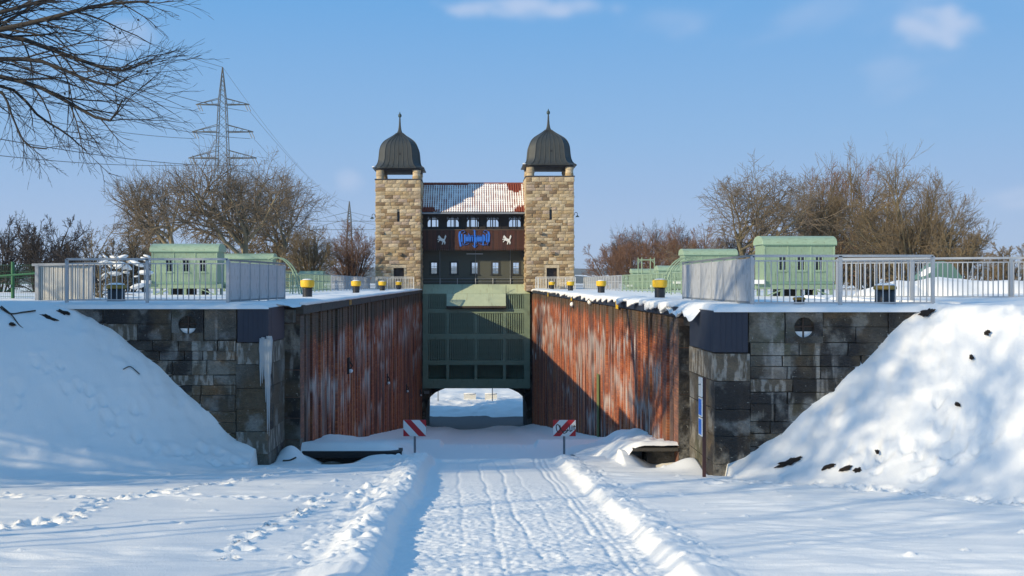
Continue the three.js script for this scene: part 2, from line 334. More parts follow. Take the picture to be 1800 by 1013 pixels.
// snow-filled way down through the chamber
function rampHeight(x, d) {
  const drop = -4.42 - .1265 * (d - 28);
  const side = Math.max(sstep(-1.2, -2.6, x), sstep(2.2, 3.6, x));
  const near = sstep(46, 29, d);
  let h = drop + side * (.22 + (x < 0 ? .42 : .20) * near) + .22 * sstep(XL + 1.1, XL, x) * sstep(30, 34, d) + .25 * sstep(XR - 1.4, XR, x) + .10 * (fbm(x / 1.3 + 6, d / 3, 4) - .5) + .03 * (fbm(x / .3, d / .5, 2) - .5);
  h += .30 * Math.exp(-(((x - 4.9) / .9) ** 2) - (((d - 33) / 3.5) ** 2)) * (.6 + .8 * fbm(x / .35, d / .5, 3));
  h += .35 * Math.exp(-(((x - 2.2) / 1.2) ** 2) - (((d - 90) / 4) ** 2));
  return h;
}
{
  const xs = steps([[XL - .02, XR + .02, .085]]), ds = steps([[27.95, 34, .09], [34, 50, .2], [50, 92, .5]]);
  structure('snow_ramp', sheet(xs, ds, (x, d) => {
    const edge = x < -1.45 ? DL : 27.9;
    let h = rampHeight(x, d);
    h -= .30 * Math.pow(sstep(edge + .45, edge - .05, d), 2.2) * (x < -1.45 ? 1 : 0);   // rounded lip over the sill
    if (x > 2.8) h -= .5 * sstep(31.2, 30.2, d) * sstep(2.8, 3.2, x);
    if (d > 91) h -= (d - 91) * 1.2;
    return h;
  }), M.snow);
  // the shelf of snow over the right-hand sill reaches nearer than the rest
  const xr = steps([[2.9, XR + .02, .06]]), dr = steps([[DR - .02, 31, .07]]);
  structure('snow_ramp', sheet(xr, dr, (x, d) => {
    const shelf = lerp(-4.4, -3.46 - .14 * (d - DR), sstep(3.1, 4.3, x)) + .07 * (fbm(x / .3, d / .3, 3) - .5) + .16 * (fbm(x / .25, d / .25, 3) - .3) * sstep(27.2, 28.4, d);
    return lerp(shelf, rampHeight(x, d) + .02, sstep(28.6, 31, d)) - .10 * Math.pow(sstep(DR + .3, DR - .05, d), 2) - .3 * sstep(4.1, 3.5, x) * sstep(DR + .55, DR, d);
  }), M.snow);
}

// ------------------------------------------------------------------ plateau beside the lock, low ground beyond, far country
function plateauNoise(x, d) { return .10 + .05 * (fbm(x / 3, d / 3, 3) - .5) + .02 * (fbm(x / .6, d / .6, 2) - .5); }
{
  const dsL = steps([[WL + .12, 40, .35], [40, 97, 1.2]]), dsR = steps([[WR + .12, 40, .35], [40, 97, 1.2]]);
  const lift = (x, d) => plateauNoise(x, d) - .09 * sstep(.8, 0, Math.min(Math.abs(x - XL), Math.abs(x - XR)));
  structure('snow_plateau', sheet(steps([[-140, -30, 8], [-30, -12, 1], [-12, WXL - .02, .25]]), dsL, (x, d) => lift(x, d) - .015), M.snow);
  structure('snow_plateau', sheet(steps([[WXR + .02, 12, .25], [12, 30, 1], [30, 140, 8]]), dsR, (x, d) => lift(x, d) - .015), M.snow);
  structure('snow_plateau', sheet(steps([[WXL - .4, XL + .05, .06]]), steps([[26.6, 40, .2], [40, 97, 1.2]]), (x, d) => lift(x, d) - .004 - .05 * sstep(XL - .1, XL + .05, x) * (d < DL ? 1 : 0)), M.snow);
  // land beyond the lock on both sides of the lower basin
  structure('snow_plateau', sheet([-1500, -140, -46], [97, 200, 500, 1500], (x, d) => (d > 400 ? .0 : .02)), M.snow);
  structure('snow_plateau', sheet([46, 140, 1500], [97, 200, 500, 1500], (x, d) => (d > 400 ? .0 : .02)), M.snow);
  structure('ground', sheet([-3000, -46, -20, 0, 20, 46, 3000], [-400, 91, 100, 120, 200, 4000], () => -13.6), M.snow);
  structure('frozen_basin', sheet(steps([[-46, -12, 1.5], [-12, 12, .3], [12, 46, 1.5]]), steps([[104, 150, .4], [150, 190, 2]]), (x, d) => -13.75 + .55 * sstep(104, 113, d) + .55 * (fbm(x / 2.2, d / 3, 4) - .5) + .5 * sstep(106, 111, d) * fbm(x / .7, d / .9, 4) * sstep(135, 114, d)), M.snow);
  // far wooded ridge and the fields below it
  const R = rng(77);
  const xs = steps([[-2600, 2600, 26]]);
  structure('hill', sheet(xs, [1500, 1800, 2300, 2800], (x, d) => d < 1600 ? 0 : (d - 1500) / 1300 * (36 + 14 * fbm(x / 420 + 4, 2, 3)) * (d > 2500 ? .95 + .06 * R() : 1)), mat([.055, .058, .042], .95));
  structure('field', sheet([90, 160, 260, 420], [420, 700, 1000], (x, d) => .1 + (d - 420) / 580 * 8.5), M.snowSmooth);
}
// walls of fill around the chamber that the plateau rests on
structure('embankment', [box(-46, XL - .9, -13.6, -.08, -97, -96), box(XR + .9, 46, -13.6, -.08, -97, -96)], M.darkJoint);

// ------------------------------------------------------------------ chamber walls
const LEN = 70;
function wallTexture(seed, dTop, frost) {
  const R = rng(seed), W = 2048, H = 1024, hgt = 13.8;
  const streaks = [];
  // frost and lime gather in patches with a common wavy head and many drips below it
  for (let k = 0; k < frost; k++) {
    const c = 2 + Math.pow(R(), 1.2) * 62, wid = .5 + c * .035 + 1.6 * R(), top = [1.0, 1.6, 2.2, 2.6, 3.4, 5.0][Math.floor(R() * 6)] + .5 * R(), n = 7 + Math.floor(14 * R()), str = .45 + .55 * R();
    for (let i = 0; i < n; i++) { const a = c + (R() + R() - 1) * wid * 1.5; streaks.push([a, top + .5 * (vnoise(a * 1.7, k) - .5), .035 + .07 * R() + a * .0012, .25 + 1.9 * R() * R(), str * (.5 + .5 * R())]); }
  }
  for (let k = 0; k < 34; k++) { const a = R() * LEN; streaks.push([a, .7 + 4 * R(), .03 + .05 * R() + a * .001, 1.5 + 4 * R(), .3 + .4 * R()]); }
  const bins = Array.from({ length: 71 }, () => []);
  for (const s of streaks) for (let b = Math.max(0, Math.floor(s[0] - .8)); b <= Math.min(70, Math.floor(s[0] + .8)); b++) bins[b].push(s);
  const col = tex(W, H, (x, y) => {
    const a = x / W * LEN, t = hgt - y / H * hgt;             // metres along the wall, metres below the coping
    const row = Math.floor(t / .0775), off = (row & 1) * .13, br = Math.floor((a + off) / .26), jx = ((a + off) / .26 - br), jy = t / .0775 - row;
    const v = hash2(br + seed * 100, row), n = fbm(a / 1.5 + seed, t / 2.2, 4), n2 = fbm(a / .35, t / 3 + 40, 4);
    let c = mixc([.29, .070, .028], [.52, .160, .055], sstep(.25, .75, n * .6 + v * .4));
    c = mixc(c, [.095, .030, .022], .85 * sstep(.50, .72, fbm(a / .5 + 31, t / 5 + 8, 4)));
    c = mixc(c, [.05, .035, .035], .75 * sstep(.56, .76, n2));
    c = mixc(c, [.40, .175, .06], .4 * sstep(.6, .8, fbm(a / .8 + 77, t / 1.1, 3)));
    if (jy > .86 || jx > .95) c = mixc(c, [.11, .08, .07], .55);
    // sooty, mossy head of the wall with drips
    const head = dTop + .55 * fbm(a / .5 + 3, 7, 3) + .9 * Math.max(0, fbm(a / .22, 77, 3) - .45);
    c = mixc(c, [.075, .062, .038], .85 * sstep(head + .25, head - .25, t));
    // lime and ice runs
    let w = 0;
    for (const s of bins[Math.min(70, Math.floor(a))]) {
      const dx = (a - s[0] + .03 * Math.sin(t * 3 + s[0])) / (s[2] * (1 + .25 * vnoise(t * 2.5, s[0]))), dt = t - s[1];
      if (Math.abs(dx) < 1.6 && dt > -.35 && dt < s[3]) w = Math.max(w, s[4] * Math.exp(-dx * dx * 1.3) * sstep(-.35, .12, dt) * (1 - (dt / s[3]) ** 2) * (.45 + .9 * fbm(a / .07, t / .5, 3)));
    }
    c = mixc(c, [.56, .53, .49], clamp(w * 1.4, 0, .92));
    if (a < 1.1 + .5 * fbm(t, seed, 2)) c = mixc(c, [.10, .085, .075], .55);
    return c;
  });
  const bmp = tex(W, H, (x, y) => {
    const a = x / W * LEN, t = hgt - y / H * hgt, row = Math.floor(t / .0775), off = (row & 1) * .13, br = Math.floor((a + off) / .26), jx = (a + off) / .26 - br, jy = t / .0775 - row;
    return (jy > .82 || jx > .94 ? .1 : .62 + .3 * hash2(br, row + seed)) + .12 * (fbm(a / .1, t / .1, 2) - .5);
  }, false);
  for (const t of [col, bmp]) { t.wrapS = t.wrapT = THREE.ClampToEdgeWrapping; t.repeat.set(1 / LEN, 1 / hgt); t.offset.set(0, 1); }
  return mat([1, 1, 1], .88, { map: col, bumpMap: bmp, bumpScale: .022 });
}
function chamberWall(sideX, dir, d0, label, seed, dTop) {
  // dir: +1 when the wall's face looks towards +x
  const t = thing('lock_wall', label, 'lock wall', [sideX, -13.6, -(d0 + GATE) / 2], 'brick walls of the lock chamber');
  const m = wallTexture(seed, dTop, seed === 3 ? 52 : 58), R = rng(seed + 5);
  const face = (xa, xb, y0, y1, da, db) => {                  // box whose long faces carry the wall's texture
    const g = box(xa, xb, y0, y1, -da, -db), p = g.attributes.position, n = g.attributes.normal, uv = g.attributes.uv;
    for (let i = 0; i < p.count; i++) uv.setXY(i, -p.getZ(i) - d0 + Math.abs(p.getX(i) - sideX) * .3, p.getY(i));
    return g;
  };
  part('wall_body', face(sideX - dir * .9, sideX - dir * .055, -13.6, -.24, d0, GATE + .6), m, t);
  let d = d0 + .02;
  while (d < GATE - .4) {
    const w = .34 + .42 * R() + (R() < .12 ? .5 : 0), gap = .16 + .26 * R();
    part('rib', face(sideX - dir * .10, sideX - dir * .05 + dir * (.03 + .05 * R()), -13.6, -.26 - .04 * R(), d, Math.min(d + w, GATE + .2)), m, t);
    d += w + gap;
  }
  return t;
}
const wallLeft = chamberWall(XL, 1, DL, 'shaded red brick lock wall with pale lime runs, on the left', 3, .75);
const wallRight = chamberWall(XR, -1, DR, 'sunlit orange brick lock wall with white lime runs, on the right', 8, .45);
// ladder-like mooring hooks on black boxes that paint niche shade along the left wall
for (const [u, v, s] of [[612, 643, 1], [680, 667, .95], [714, 683, .9], [738, 691, .9]]) {
  const d = -XL * F / (CX - u), y = Y(v, d);
  const n = part('niche_shade_box', box(XL - .02, XL + .05, y - .30, y + .30, -d - .22, -d + .22), M.black, wallLeft);
  part('hook', [bar([XL + .05, y - .16, -d], [XL + .17, y, -d], .03), bar([XL + .17, y, -d], [XL + .05, y + .16, -d], .03)], M.rustIron, n);
  part('snow_cap', new THREE.SphereGeometry(.13, 8, 6).scale(.7, .6, 1).translate(XL + .09, y - .2, -d), M.snowSmooth, n);
}
for (const [u, v] of [[1041, 533], [1009, 537]]) {
  const d = XR * F / (u - CX), y = Y(v, d);
  const n = part('mooring_hook', [bar([XR, y + .15, -d], [XR - .18, y, -d], .035), bar([XR - .18, y, -d], [XR, y - .15, -d], .035)], M.rustIron, wallRight);
  part('snow_cap', new THREE.SphereGeometry(.16, 8, 6).scale(.7, .8, 1).translate(XR - .1, y + .05, -d), M.snowSmooth, n);
}
{ // green guide strip low on the right wall
  const d = XR * F / (1054 - CX);
  part('guide_strip', box(XR - .05, XR - .085, -6.2, -3.2, -d - .3, -d + .3), mat([.14, .17, .06], .8), wallRight);
}
// copings
for (let k = 0, d = DL; d < 91; k++) { const l = Math.min(3.2 + .5 * ((k * 7) % 3), 91.2 - d); const c = part('coping_stone', box(XL - .62, XL + .09 + .008 * (k % 2), -.25, -.005, -d - .012, -(d + l) + .012), M.coping, wallLeft); d += l; }
for (let k = 0, d = DR; d < 91; k++) { const l = Math.min(3.0, 91.2 - d); part('coping_plate', box(XR - .09 - .006 * (k % 2), XR + .6, -.25, -.005, -d - .012, -(d + l) + .012), M.steel, wallRight); d += l; }
for (const [u, w] of [[1090, .28], [1008, .26], [966, .26]]) { const d = XR * F / (u - CX); part('yellow_marker', box(XR - .105, XR - .12, -.32, .03, -d - w, -d + w), M.yellow, wallRight); }
{ const d = -XL * F / (CX - 611); part('yellow_marker', box(XL + .10, XL + .115, -.22, -.03, -d - .35, -d + .35), mat([.32, .17, .02], .7), wallLeft); }

// snow lying over the copings
function copingSnow(xEdge, dir, d0, d1, seed, ragged) {
  const ds = steps([[d0, 45, .11], [45, d1, .3]]), prof = 9, pos = [], idx = [], uv = [];
  ds.forEach((d, j) => {
    const n = fbm(d / .9 + seed, seed, 3), drip = ragged ? Math.max(0, fbm(d / .42 + seed, 9, 3) - .5) * 1.6 * (fbm(d / 5, 3, 2) > .45 ? 1 : .35) : 0;
    const ov = ragged ? -.06 + .26 * n + drip * .3 : .02 + .05 * n, th = .075 + .05 * fbm(d / 1.7, seed + 4, 2);
    const pts = [[-1.4, .04], [-1.0, th + .02], [-.45, th + .03], [-.1, th + .015], [ov - .04, th - .01], [ov + .02, th - .045], [ov + .02, .0 - drip * .28], [ov - .03, -.02 - drip * .3], [ov - .10, -.002]];
    const start = sstep(d0, d0 + .5, d);
    pts.forEach(([a, b], i) => { pos.push(xEdge + dir * (a - .4 * (1 - start) * (i > 3 ? 1 : 0)), b * start - .03 * (1 - start), -d); uv.push(a, d); });
    if (j) for (let i = 0; i < prof - 1; i++) { const a = (j - 1) * prof + i, b = a + 1, c = a + prof, e = c + 1; dir > 0 ? idx.push(a, b, e, a, e, c) : idx.push(a, e, b, a, c, e); }
  });
  const g = new THREE.BufferGeometry();
  g.setAttribute('position', new THREE.Float32BufferAttribute(pos, 3)); g.setAttribute('uv', new THREE.Float32BufferAttribute(uv, 2)); g.setIndex(idx); g.computeVertexNormals();
  return g;
}
structure('coping_snow', copingSnow(XL + .06, 1, DL - .1, 91, 5, false), M.snow);
structure('coping_snow', copingSnow(XR - .07, -1, DR - .1, 91, 13, true), M.snow);

// ------------------------------------------------------------------ wing walls
function wingWall(side, label) {
  const front = side < 0 ? WL : WR, cx = side < 0 ? WXL : WXR, far = side < 0 ? -11.5 : 11.5, base = -4.6, R = rng(side < 0 ? 41 : 47);
  const t = thing('wing_wall', label, 'stone wall', [(cx + far) / 2, base, -front], 'dark masonry wing walls');
  const D = darkSet[side < 0 ? 0 : 1], sx = v => side * v;                                   // build for the right, mirror for the left
  const c0 = Math.abs(cx), c1 = Math.abs(far), zF = -front, scale = F / front;
  const Bx = (a, b, y0, y1, z0, z1) => box(sx(a), sx(b), y0, y1, z0, z1);
  const back = side < 0 ? DL - .45 : DR - .9;
  part('core', box(sx(c0 + .08), sx(c1), base, -.06, zF - .09, -back - .3), M.darkJoint, t);
  // front face in courses; the first course is tall and carries the steel shield and the round niche
  const nicheU = side < 0 ? 330 : 1413, nx = Math.abs(X(nicheU, front)), nw = side < 0 ? .40 : .42;
  const shieldW = side < 0 ? .74 : .72, topH = side < 0 ? .82 : .72;
  const firstCuts = [c0 + shieldW + .02, nx - nw, nx + nw];
  let x = firstCuts[0]; const topBlocks = [[firstCuts[0], firstCuts[1], 0]];
  x = firstCuts[2]; while (x < c1) { const w = 1.0 + .7 * R(); topBlocks.push([x, Math.min(c1, x + w), 1]); x += w; }
  const place = (a, b, y0, y1, m, name = 'block') => { const pr = .008 + .03 * R(); return part(name, blockGeo(Bx(a + .010, b - .010, y0 + .008, y1 - .008, zF + pr, zF - .32), R), m, t); };
  const pick = lime => lime ? D[3] : D[[0, 1, 2, 4, 0, 1, 2][Math.floor(R() * 7)]];
  for (const [a, b, far2] of topBlocks) {
    if (far2 && R() < .8) { const h = .34 + .1 * R(); place(a, b, -h, -.03, pick(false)); place(a, (a + b) / 2, -topH, -h, pick(false)); place((a + b) / 2, b, -topH, -h, pick(R() < .2)); }
    else place(a, b, -topH, -.03, pick(false));
  }
  // niche block: a dressed slab with a round hole
  {
    const ring = []; for (let k = 0; k < 28; k++) ring.push([Math.cos(k / 28 * 6.283) * .225, Math.sin(k / 28 * 6.283) * .225]);
    const g = extrude([[-nw + .01, -topH / 2 + .01], [nw - .01, -topH / 2 + .01], [nw - .01, topH / 2], [-nw + .01, topH / 2]], .30, 0, [ring]);
    metreUV(g, 3, 5); g.translate(sx(nx), -topH / 2 - .02, zF - .25);
    const n = part('niche_block', g, D[4], t), ny = -topH / 2 - .02;
    part('iron_cross', [bar([sx(nx), ny - .22, zF - .05], [sx(nx), ny + .22, zF - .05], .024), bar([sx(nx) - .22, ny + .02, zF - .06], [sx(nx) + .22, ny + .02, zF - .06], .024)], M.rustIron, n);
    part('niche_back', new THREE.CylinderGeometry(.235, .235, .02, 20).rotateX(Math.PI / 2).translate(sx(nx), ny, zF - .26), D[4], n);
    const arc = []; for (let k = 0; k <= 12; k++) { const a = Math.PI * (1.14 + .72 * k / 12); arc.push([Math.cos(a) * .222, Math.sin(a) * .222]); }
    const sg = extrude(arc, .2, 0); sg.translate(sx(nx), ny, zF - .24);
    part('snow_in_niche', sg, M.snowSmooth, n);
  }
  // shield plates around the upper corner
  const sh = part('steel_shield', box(sx(c0 - .03), sx(c0 + shieldW), side < 0 ? -.86 : -.93, .0, zF + .05, zF - .3), M.steel, t);
  part('shield_return', box(sx(c0 - .033), sx(c0 + .1), side < 0 ? -.86 : -.93, .0, zF - .303, -back + .1), M.steel, sh);
  for (let k = 1; k < 6; k++) part('shield_rib', box(sx(c0 + k * .122 - .012), sx(c0 + k * .122 + .012), (side < 0 ? -.84 : -.91), -.03, zF + .049, zF + .058), M.steel, sh);
  let y = side < 0 ? -.86 : -.93; let first = true, row = 0;
  let yy = -topH;
  // courses below
  while (yy > base) {
    const big = row % 3 === 2 && R() < .5, h = Math.max(.22, (big ? .34 : .225) + .07 * R()), y0 = Math.max(base, yy - h);
    let a = c0 + .78;
    while (a < c1) { const w = .42 + .68 * R(); const lime = (a < c0 + 1.4 && yy > -1.7 && R() < .5); place(a, Math.min(a + w, c1), y0, yy, pick(lime)); a += w; }
    yy = y0; row++;
  }
  // long quoins at the corner, two courses high, running round into the side face
  let q = side < 0 ? -.88 : -.95; row = 0;
  while (q > base) {
    const h = .52 + .16 * R(), y0 = Math.max(base, q - h), w = .775;
    const m = row < 1 ? D[3] : pick(R() < .2), pr = .02 + .04 * R();
    part('quoin', blockGeo(box(sx(c0 - .005 - .02 * R()), sx(c0 + w), y0 + .007, q - .007, zF + pr, -back + .004), R), m, t);
    q = y0; row++;
  }
  // rebate behind: the dark slot for the vanished upper gate
  const bx = side < 0 ? 1.15 : .85;
  const slot = part('gate_slot', box(sx(c0 + bx), sx(c0 + bx + .3), -4.9, -.05, -back - .05, -(side < 0 ? DL : DR) - .6), D[1], t);
  const pierX0 = side < 0 ? Math.abs(XL) : XR;
  for (let k = 0, py = -.5; py > -5; k++) { const h = .55 + .2 * R(); part('pier_block', blockGeo(box(sx(pierX0 + .0), sx(pierX0 + 1.6), Math.max(-5, py - h) + .006, py - .006, -(side < 0 ? DL : DR) + .02 + .02 * R(), -(side < 0 ? DL : DR) - .5 + .003 * k), R), k < 1 ? D[2] : D[[4, 1, 0][k % 3]], t); py -= h; }
  part('slot_lintel', box(sx(pierX0 + .12), sx(c0 + 1.4), -.47, -.12, -back - .06, -(side < 0 ? DL : DR) + .01), D[4], t);
  return t;
}
function blockGeo(g, R) {                                     // knock the corners of a block about a little
  const p = g.attributes.position, seen = {};
  for (let i = 0; i < p.count; i++) { const k = [p.getX(i), p.getY(i), p.getZ(i)].map(v => v.toFixed(3)).join(); const s = seen[k] ??= [(R() - .5) * .016, (R() - .5) * .014, (R() - .5) * .03]; p.setXYZ(i, p.getX(i) + s[0], p.getY(i) + s[1], p.getZ(i) + s[2]); }
  g.computeVertexNormals(); return g;
}
const wingLeft = wingWall(-1, 'dark stone wing wall with icicles at its corner, half buried by the shaded snow bank');
const wingRight = wingWall(1, 'dark stone wing wall beside the sunlit snow bank and the brown sign post');
// snow along the tops of the wing walls
function capSnow(x0, x1, front, back, seed) {
  const xs = steps([[x0, x1, .10]]), ds = steps([[front - .10, front + .5, .05], [front + .5, back, .3]]);
  const g = sheet(xs, ds, (x, d) => { const e = Math.min(d - front + .10, .5) / .5, s = Math.min((x - x0) / .25, (x1 - x) / .25, 1); return -.01 + (.10 + .06 * fbm(x / .9 + seed, d / .9, 3)) * Math.pow(clamp(e * 1.6), .35) * Math.pow(clamp(s), .4) - (d < front - .06 ? .03 : 0); });
  return g;
}
structure('wall_top_snow', capSnow(-11.4, WXL + .04, WL, DL - .2, 2), M.snow);
structure('wall_top_snow', capSnow(WXR - .04, 11.4, WR, DR - .5, 8), M.snow);
// snow bridging the two gate slots, hanging over at the right
{
  const xs = steps([[XR - .20, WXR + 1.3, .06]]), ds = steps([[24.0, DR + 1.6, .07]]);
  structure('wall_top_snow', sheet(xs, ds, (x, d) => { const edge = sstep(XR + .18 + .25 * fbm(d / .6, 2, 2), XR - .18, x); return .115 + .04 * fbm(x / .5, d / .5, 3) - .30 * edge * edge * (.5 + fbm(d / .35, 6, 3)) - .12 * sstep(24.35, 24.0, d); }), M.snow);
}
// icicles down the left corner
{
  const R = rng(91), t = thing('icicle', 'long pale ice curtain frozen down the corner of the left wing wall', 'ice', [WXL + .05, -3.4, -WL + .02]);
  for (let k = 0; k < 7; k++) {
    const x = WXL - .16 + .042 * k, top = -.70 - .10 * R(), len = k > 2 && k < 6 ? 1.5 + 1.3 * R() : .7 + .5 * R(), pts = [];
    for (let i = 0; i <= 9; i++) { const s = i / 9; pts.push(new THREE.Vector2((.036 + .016 * R()) * Math.pow(1 - s, .75) * (i ? 1 : .5) + .004, -s * len)); }
    const g = new THREE.LatheGeometry(pts.reverse(), 8); g.translate(x, top, -WL + .07 + .015 * R());
    part('ice_strand', g, M.ice, t);
  }
}

// ------------------------------------------------------------------ sills: remains of the upper gate
{
  const a = thing('sill_beam', 'black steel sill beam under a pillow of snow, left of the way', 'beam', [-3.05, -4.1, -DL]);
  part('beam', box(XL + .06, -2.0, -4.14, -4.0, -DL + .06, -DL - .6), M.black, a);
  part('flange', box(XL + .06, -2.0, -4.165, -4.142, -DL + .09, -DL - .1), M.black, a);
  part('footing', box(XL, -3.0, -5.2, -4.16, -DL - .30, -DL - .75), M.darkJoint, a);
  const b = thing('sill_beam', 'concrete sill ledge overhanging a hollow at the foot of the sunlit wall', 'beam', [4.6, -3.7, -DR]);
  part('beam', box(4.05, XR - .02, -3.70, -3.62, -DR + .03, -DR - .5), M.darkJoint, b);
  part('footing', box(4.5, XR + .4, -5.2, -3.702, -DR - .5, -DR - 1.3), M.dark[4], b);
  const R = rng(5), g = new THREE.IcosahedronGeometry(.34, 3), p = g.attributes.position;
  for (let i = 0; i < p.count; i++) { const n = 1 + .35 * (fbm(p.getX(i) * 4 + 9, p.getY(i) * 4 + p.getZ(i) * 3, 3) - .5); p.setXYZ(i, p.getX(i) * 1.1 * n, p.getY(i) * .55 * n, p.getZ(i) * .8 * n); }
  g.computeVertexNormals(); g.translate(X(582, 27.7), -4.42, -27.72);
  single('boulder', g, M.dark[3], 'snow-dusted boulder in the hollow under the left sill beam', 'boulder');
}

// ------------------------------------------------------------------ towers
const stoneGeos = [0, 1, 2, 3, 4].map(k => {                   // rock-faced stone, unit size, front at z = +.5
  const g = new THREE.BoxGeometry(1, 1, 1, 3, 2, 1), p = g.attributes.position;
  for (let i = 0; i < p.count; i++) if (p.getZ(i) > .4) {
    const x = p.getX(i), y = p.getY(i), inner = Math.abs(x) < .49 && Math.abs(y) < .49;
    p.setZ(i, .5 + (inner ? .10 + .16 * hash2(Math.round(x * 9) + k * 7, Math.round(y * 9) + 3) : -.10 * hash2(Math.round(x * 9) + k, Math.round(y * 9) + 31)));
  }
  g.computeVertexNormals(); return g;
});
function masonry(parent, R, w, h, openings, put, course = [.21, .35], len = [.38, .92]) {
  let y = 0;
  while (y < h - .05) {
    let ch = course[0] + (course[1] - course[0]) * R(); if (h - y - ch < .2) ch = h - y;
    const cuts = [[0, w]];
    for (const o of openings) if (o.y0 < y + ch - .08 && o.y1 > y + .08) { for (let k = cuts.length - 1; k >= 0; k--) { const [a, b] = cuts[k]; if (o.x1 > a && o.x0 < b) { cuts.splice(k, 1); if (o.x0 - a > .05) cuts.push([a, o.x0]); if (b - o.x1 > .05) cuts.push([o.x1, b]); } } }
    for (const [a, b] of cuts) { let x = a; while (x < b - .01) { let l = len[0] + (len[1] - len[0]) * R(); if (b - x - l < .28) l = b - x; l = Math.min(l, b - x); put(x, y, l, ch); x += l; } }
    y += ch;
  }
}
function towerThing(x0, x1, topY, seed, label, slit, doorX) {
  const w = x1 - x0, depth = 4.3, zF = -90.6, zB = zF - depth, t = thing('stone_tower', label, 'tower', [(x0 + x1) / 2, -.1, (zF + zB) / 2], 'stone gate towers'), R = rng(seed);
  const base = -.1, h = topY - base, cx = (x0 + x1) / 2;
  const core = part('wall', [box(x0 + .09, x1 - .09, base, topY, zB + .09, zF - .5), box(x0 + .09, doorX - .46, base, topY, zF - .5, zF - .09), box(doorX + .46, x1 - .09, base, topY, zF - .5, zF - .09), box(doorX - .46, doorX + .46, base + 2.05, slit.y0, zF - .5, zF - .09), box(doorX - .46, doorX + .46, slit.y1, topY, zF - .5, zF - .09),
    box(doorX - .46, slit.x0, slit.y0, slit.y1, zF - .5, zF - .09), box(slit.x1, doorX + .46, slit.y0, slit.y1, zF - .5, zF - .09)], M.mortar, t);
  const openF = [{ x0: doorX - .68 - x0, x1: doorX + .68 - x0, y0: 0, y1: 2.32 }, { x0: slit.x0 - x0, x1: slit.x1 - x0, y0: slit.y0 - base, y1: slit.y1 - base }];
  let count = 0; const extra = [];
  const put = (face) => (a, y, l, ch) => {
    const m = M.sand[Math.floor(Math.pow(R(), 1.15) * M.sand.length)], g = stoneGeos[Math.floor(R() * 5)], dp = .22 + .05 * R();
    const s = setup(new THREE.Mesh(g, m)); s.name = 'stone';
    const o = offset(t);
    if (face === 'front') { s.scale.set(l - .022, ch - .022, dp); s.position.set(x0 + a + l / 2, base + y + ch / 2, zF - .20 + dp / 2); }
    else { const dir = face === 'right' ? 1 : -1; s.scale.set(l - .022, ch - .022, dp); s.rotation.y = dir * Math.PI / 2; s.position.set((dir > 0 ? x1 - .20 + dp / 2 : x0 + .20 - dp / 2), base + y + ch / 2, zF - .27 - a - l / 2); }
    s.position.sub(o);
    if (count < 298) { t.add(s); count++; } else { s.updateMatrix(); extra.push(g.clone().applyMatrix4(s.matrix)); }
  };
  masonry(t, R, w, h, openF, put('front'));
  const inner = cx < 0 ? 'right' : 'left', outer = cx < 0 ? 'left' : 'right';
  masonry(t, R, depth - .28, h, [], put(inner), [.30, .46], [.6, 1.3]);
  masonry(t, R, depth - .28, h, [], put(outer), [.30, .46], [.6, 1.3]);
  if (extra.length) { const e = setup(new THREE.Mesh(merged(extra), M.sand[1])); e.name = 'side_stones'; e.userData.kind = 'stuff'; t.add(e); }
  // door with dressed surround
  const dr = part('door', box(doorX - .455, doorX + .455, base, base + 2.045, zF - .36, zF - .40), mat([.030, .020, .018], .6), t);
  part('door_leaf_joint', box(doorX - .008, doorX + .008, base + .05, base + 2.0, zF - .355, zF - .36), M.black, dr);
  for (const s of [-1, 1]) for (let k = 0; k < 4; k++) part('jamb_stone', box(doorX + s * .46, doorX + s * (.665 - .02 * (k & 1)), base + k * .51 + .008, base + (k + 1) * .51 - .008, zF - .45, zF + .02 + .01 * (k & 1)), M.dressed, t);
  part('lintel', box(doorX - .67, doorX + .67, base + 2.05, base + 2.31, zF - .45, zF + .035), M.dressed, t);
  part('slit_dark_pane', box(slit.x0 + .002, slit.x1 - .002, slit.y0, slit.y1, zF - .40, zF - .41), M.glass, t);  // dark pane; the unlit interior behind the slit is put into its colour
  // two projecting corbel stones that throw slanting shadows
  for (const [u, v] of cx < 0 ? [[703, 447], [680, 445], [672, 410]] : [[972, 445], [950, 410], [947, 428]]) { const bx = X(u, 90.6), by = Y(v, 90.6); part('corbel', blockGeo(box(bx - .16, bx + .16, by - .10, by + .10, zF + .30 * (u > 690 && u < 975 ? 1 : .6), zF - .1, R(), R()), R), M.sand[6], t); }
  // ledge, corner posts and open belfry
  part('ledge', box(x0 - .07, x1 + .07, topY, topY + .10, zF + .07, zB - .07), mat([.05, .045, .045], .8), t);
  const py = topY + .10, ph = .80;
  for (const sx of [0, 1]) for (const sz of [0, 1]) for (let k = 0; k < 3; k++) {
    const px = sx ? x1 - .38 : x0 + .38, pz = sz ? zB + .38 : zF - .38, r = .34 + .03 * ((k + sx) & 1);
    part('pillar_stone', new THREE.CylinderGeometry(r, r + .02, ph / 3 - .012, 12).translate(px, py + (k + .5) * ph / 3, pz), M.sand[(k * 2 + sx + 1) % 5], t);
  }
  const ey = py + ph;
  part('wall_plate', box(x0 + .02, x1 - .02, ey, ey + .14, zF - .02, zB + .02), M.wood, t);
  // ogee hood on a square plan with clipped corners
  const half = w / 2 + .26, dome = [[1.0, 0], [1.0, .09], [.95, .16], [.875, .33], [.815, .65], [.79, 1.0], [.775, 1.4], [.755, 1.79], [.71, 2.12], [.65, 2.38], [.555, 2.62], [.43, 2.84], [.30, 3.05], [.18, 3.27], [.095, 3.5], [.058, 3.8], [.038, 4.25], [.028, 4.75]];
  const zc = (zF + zB) / 2, hz = depth / 2 + .24, clip = .70;
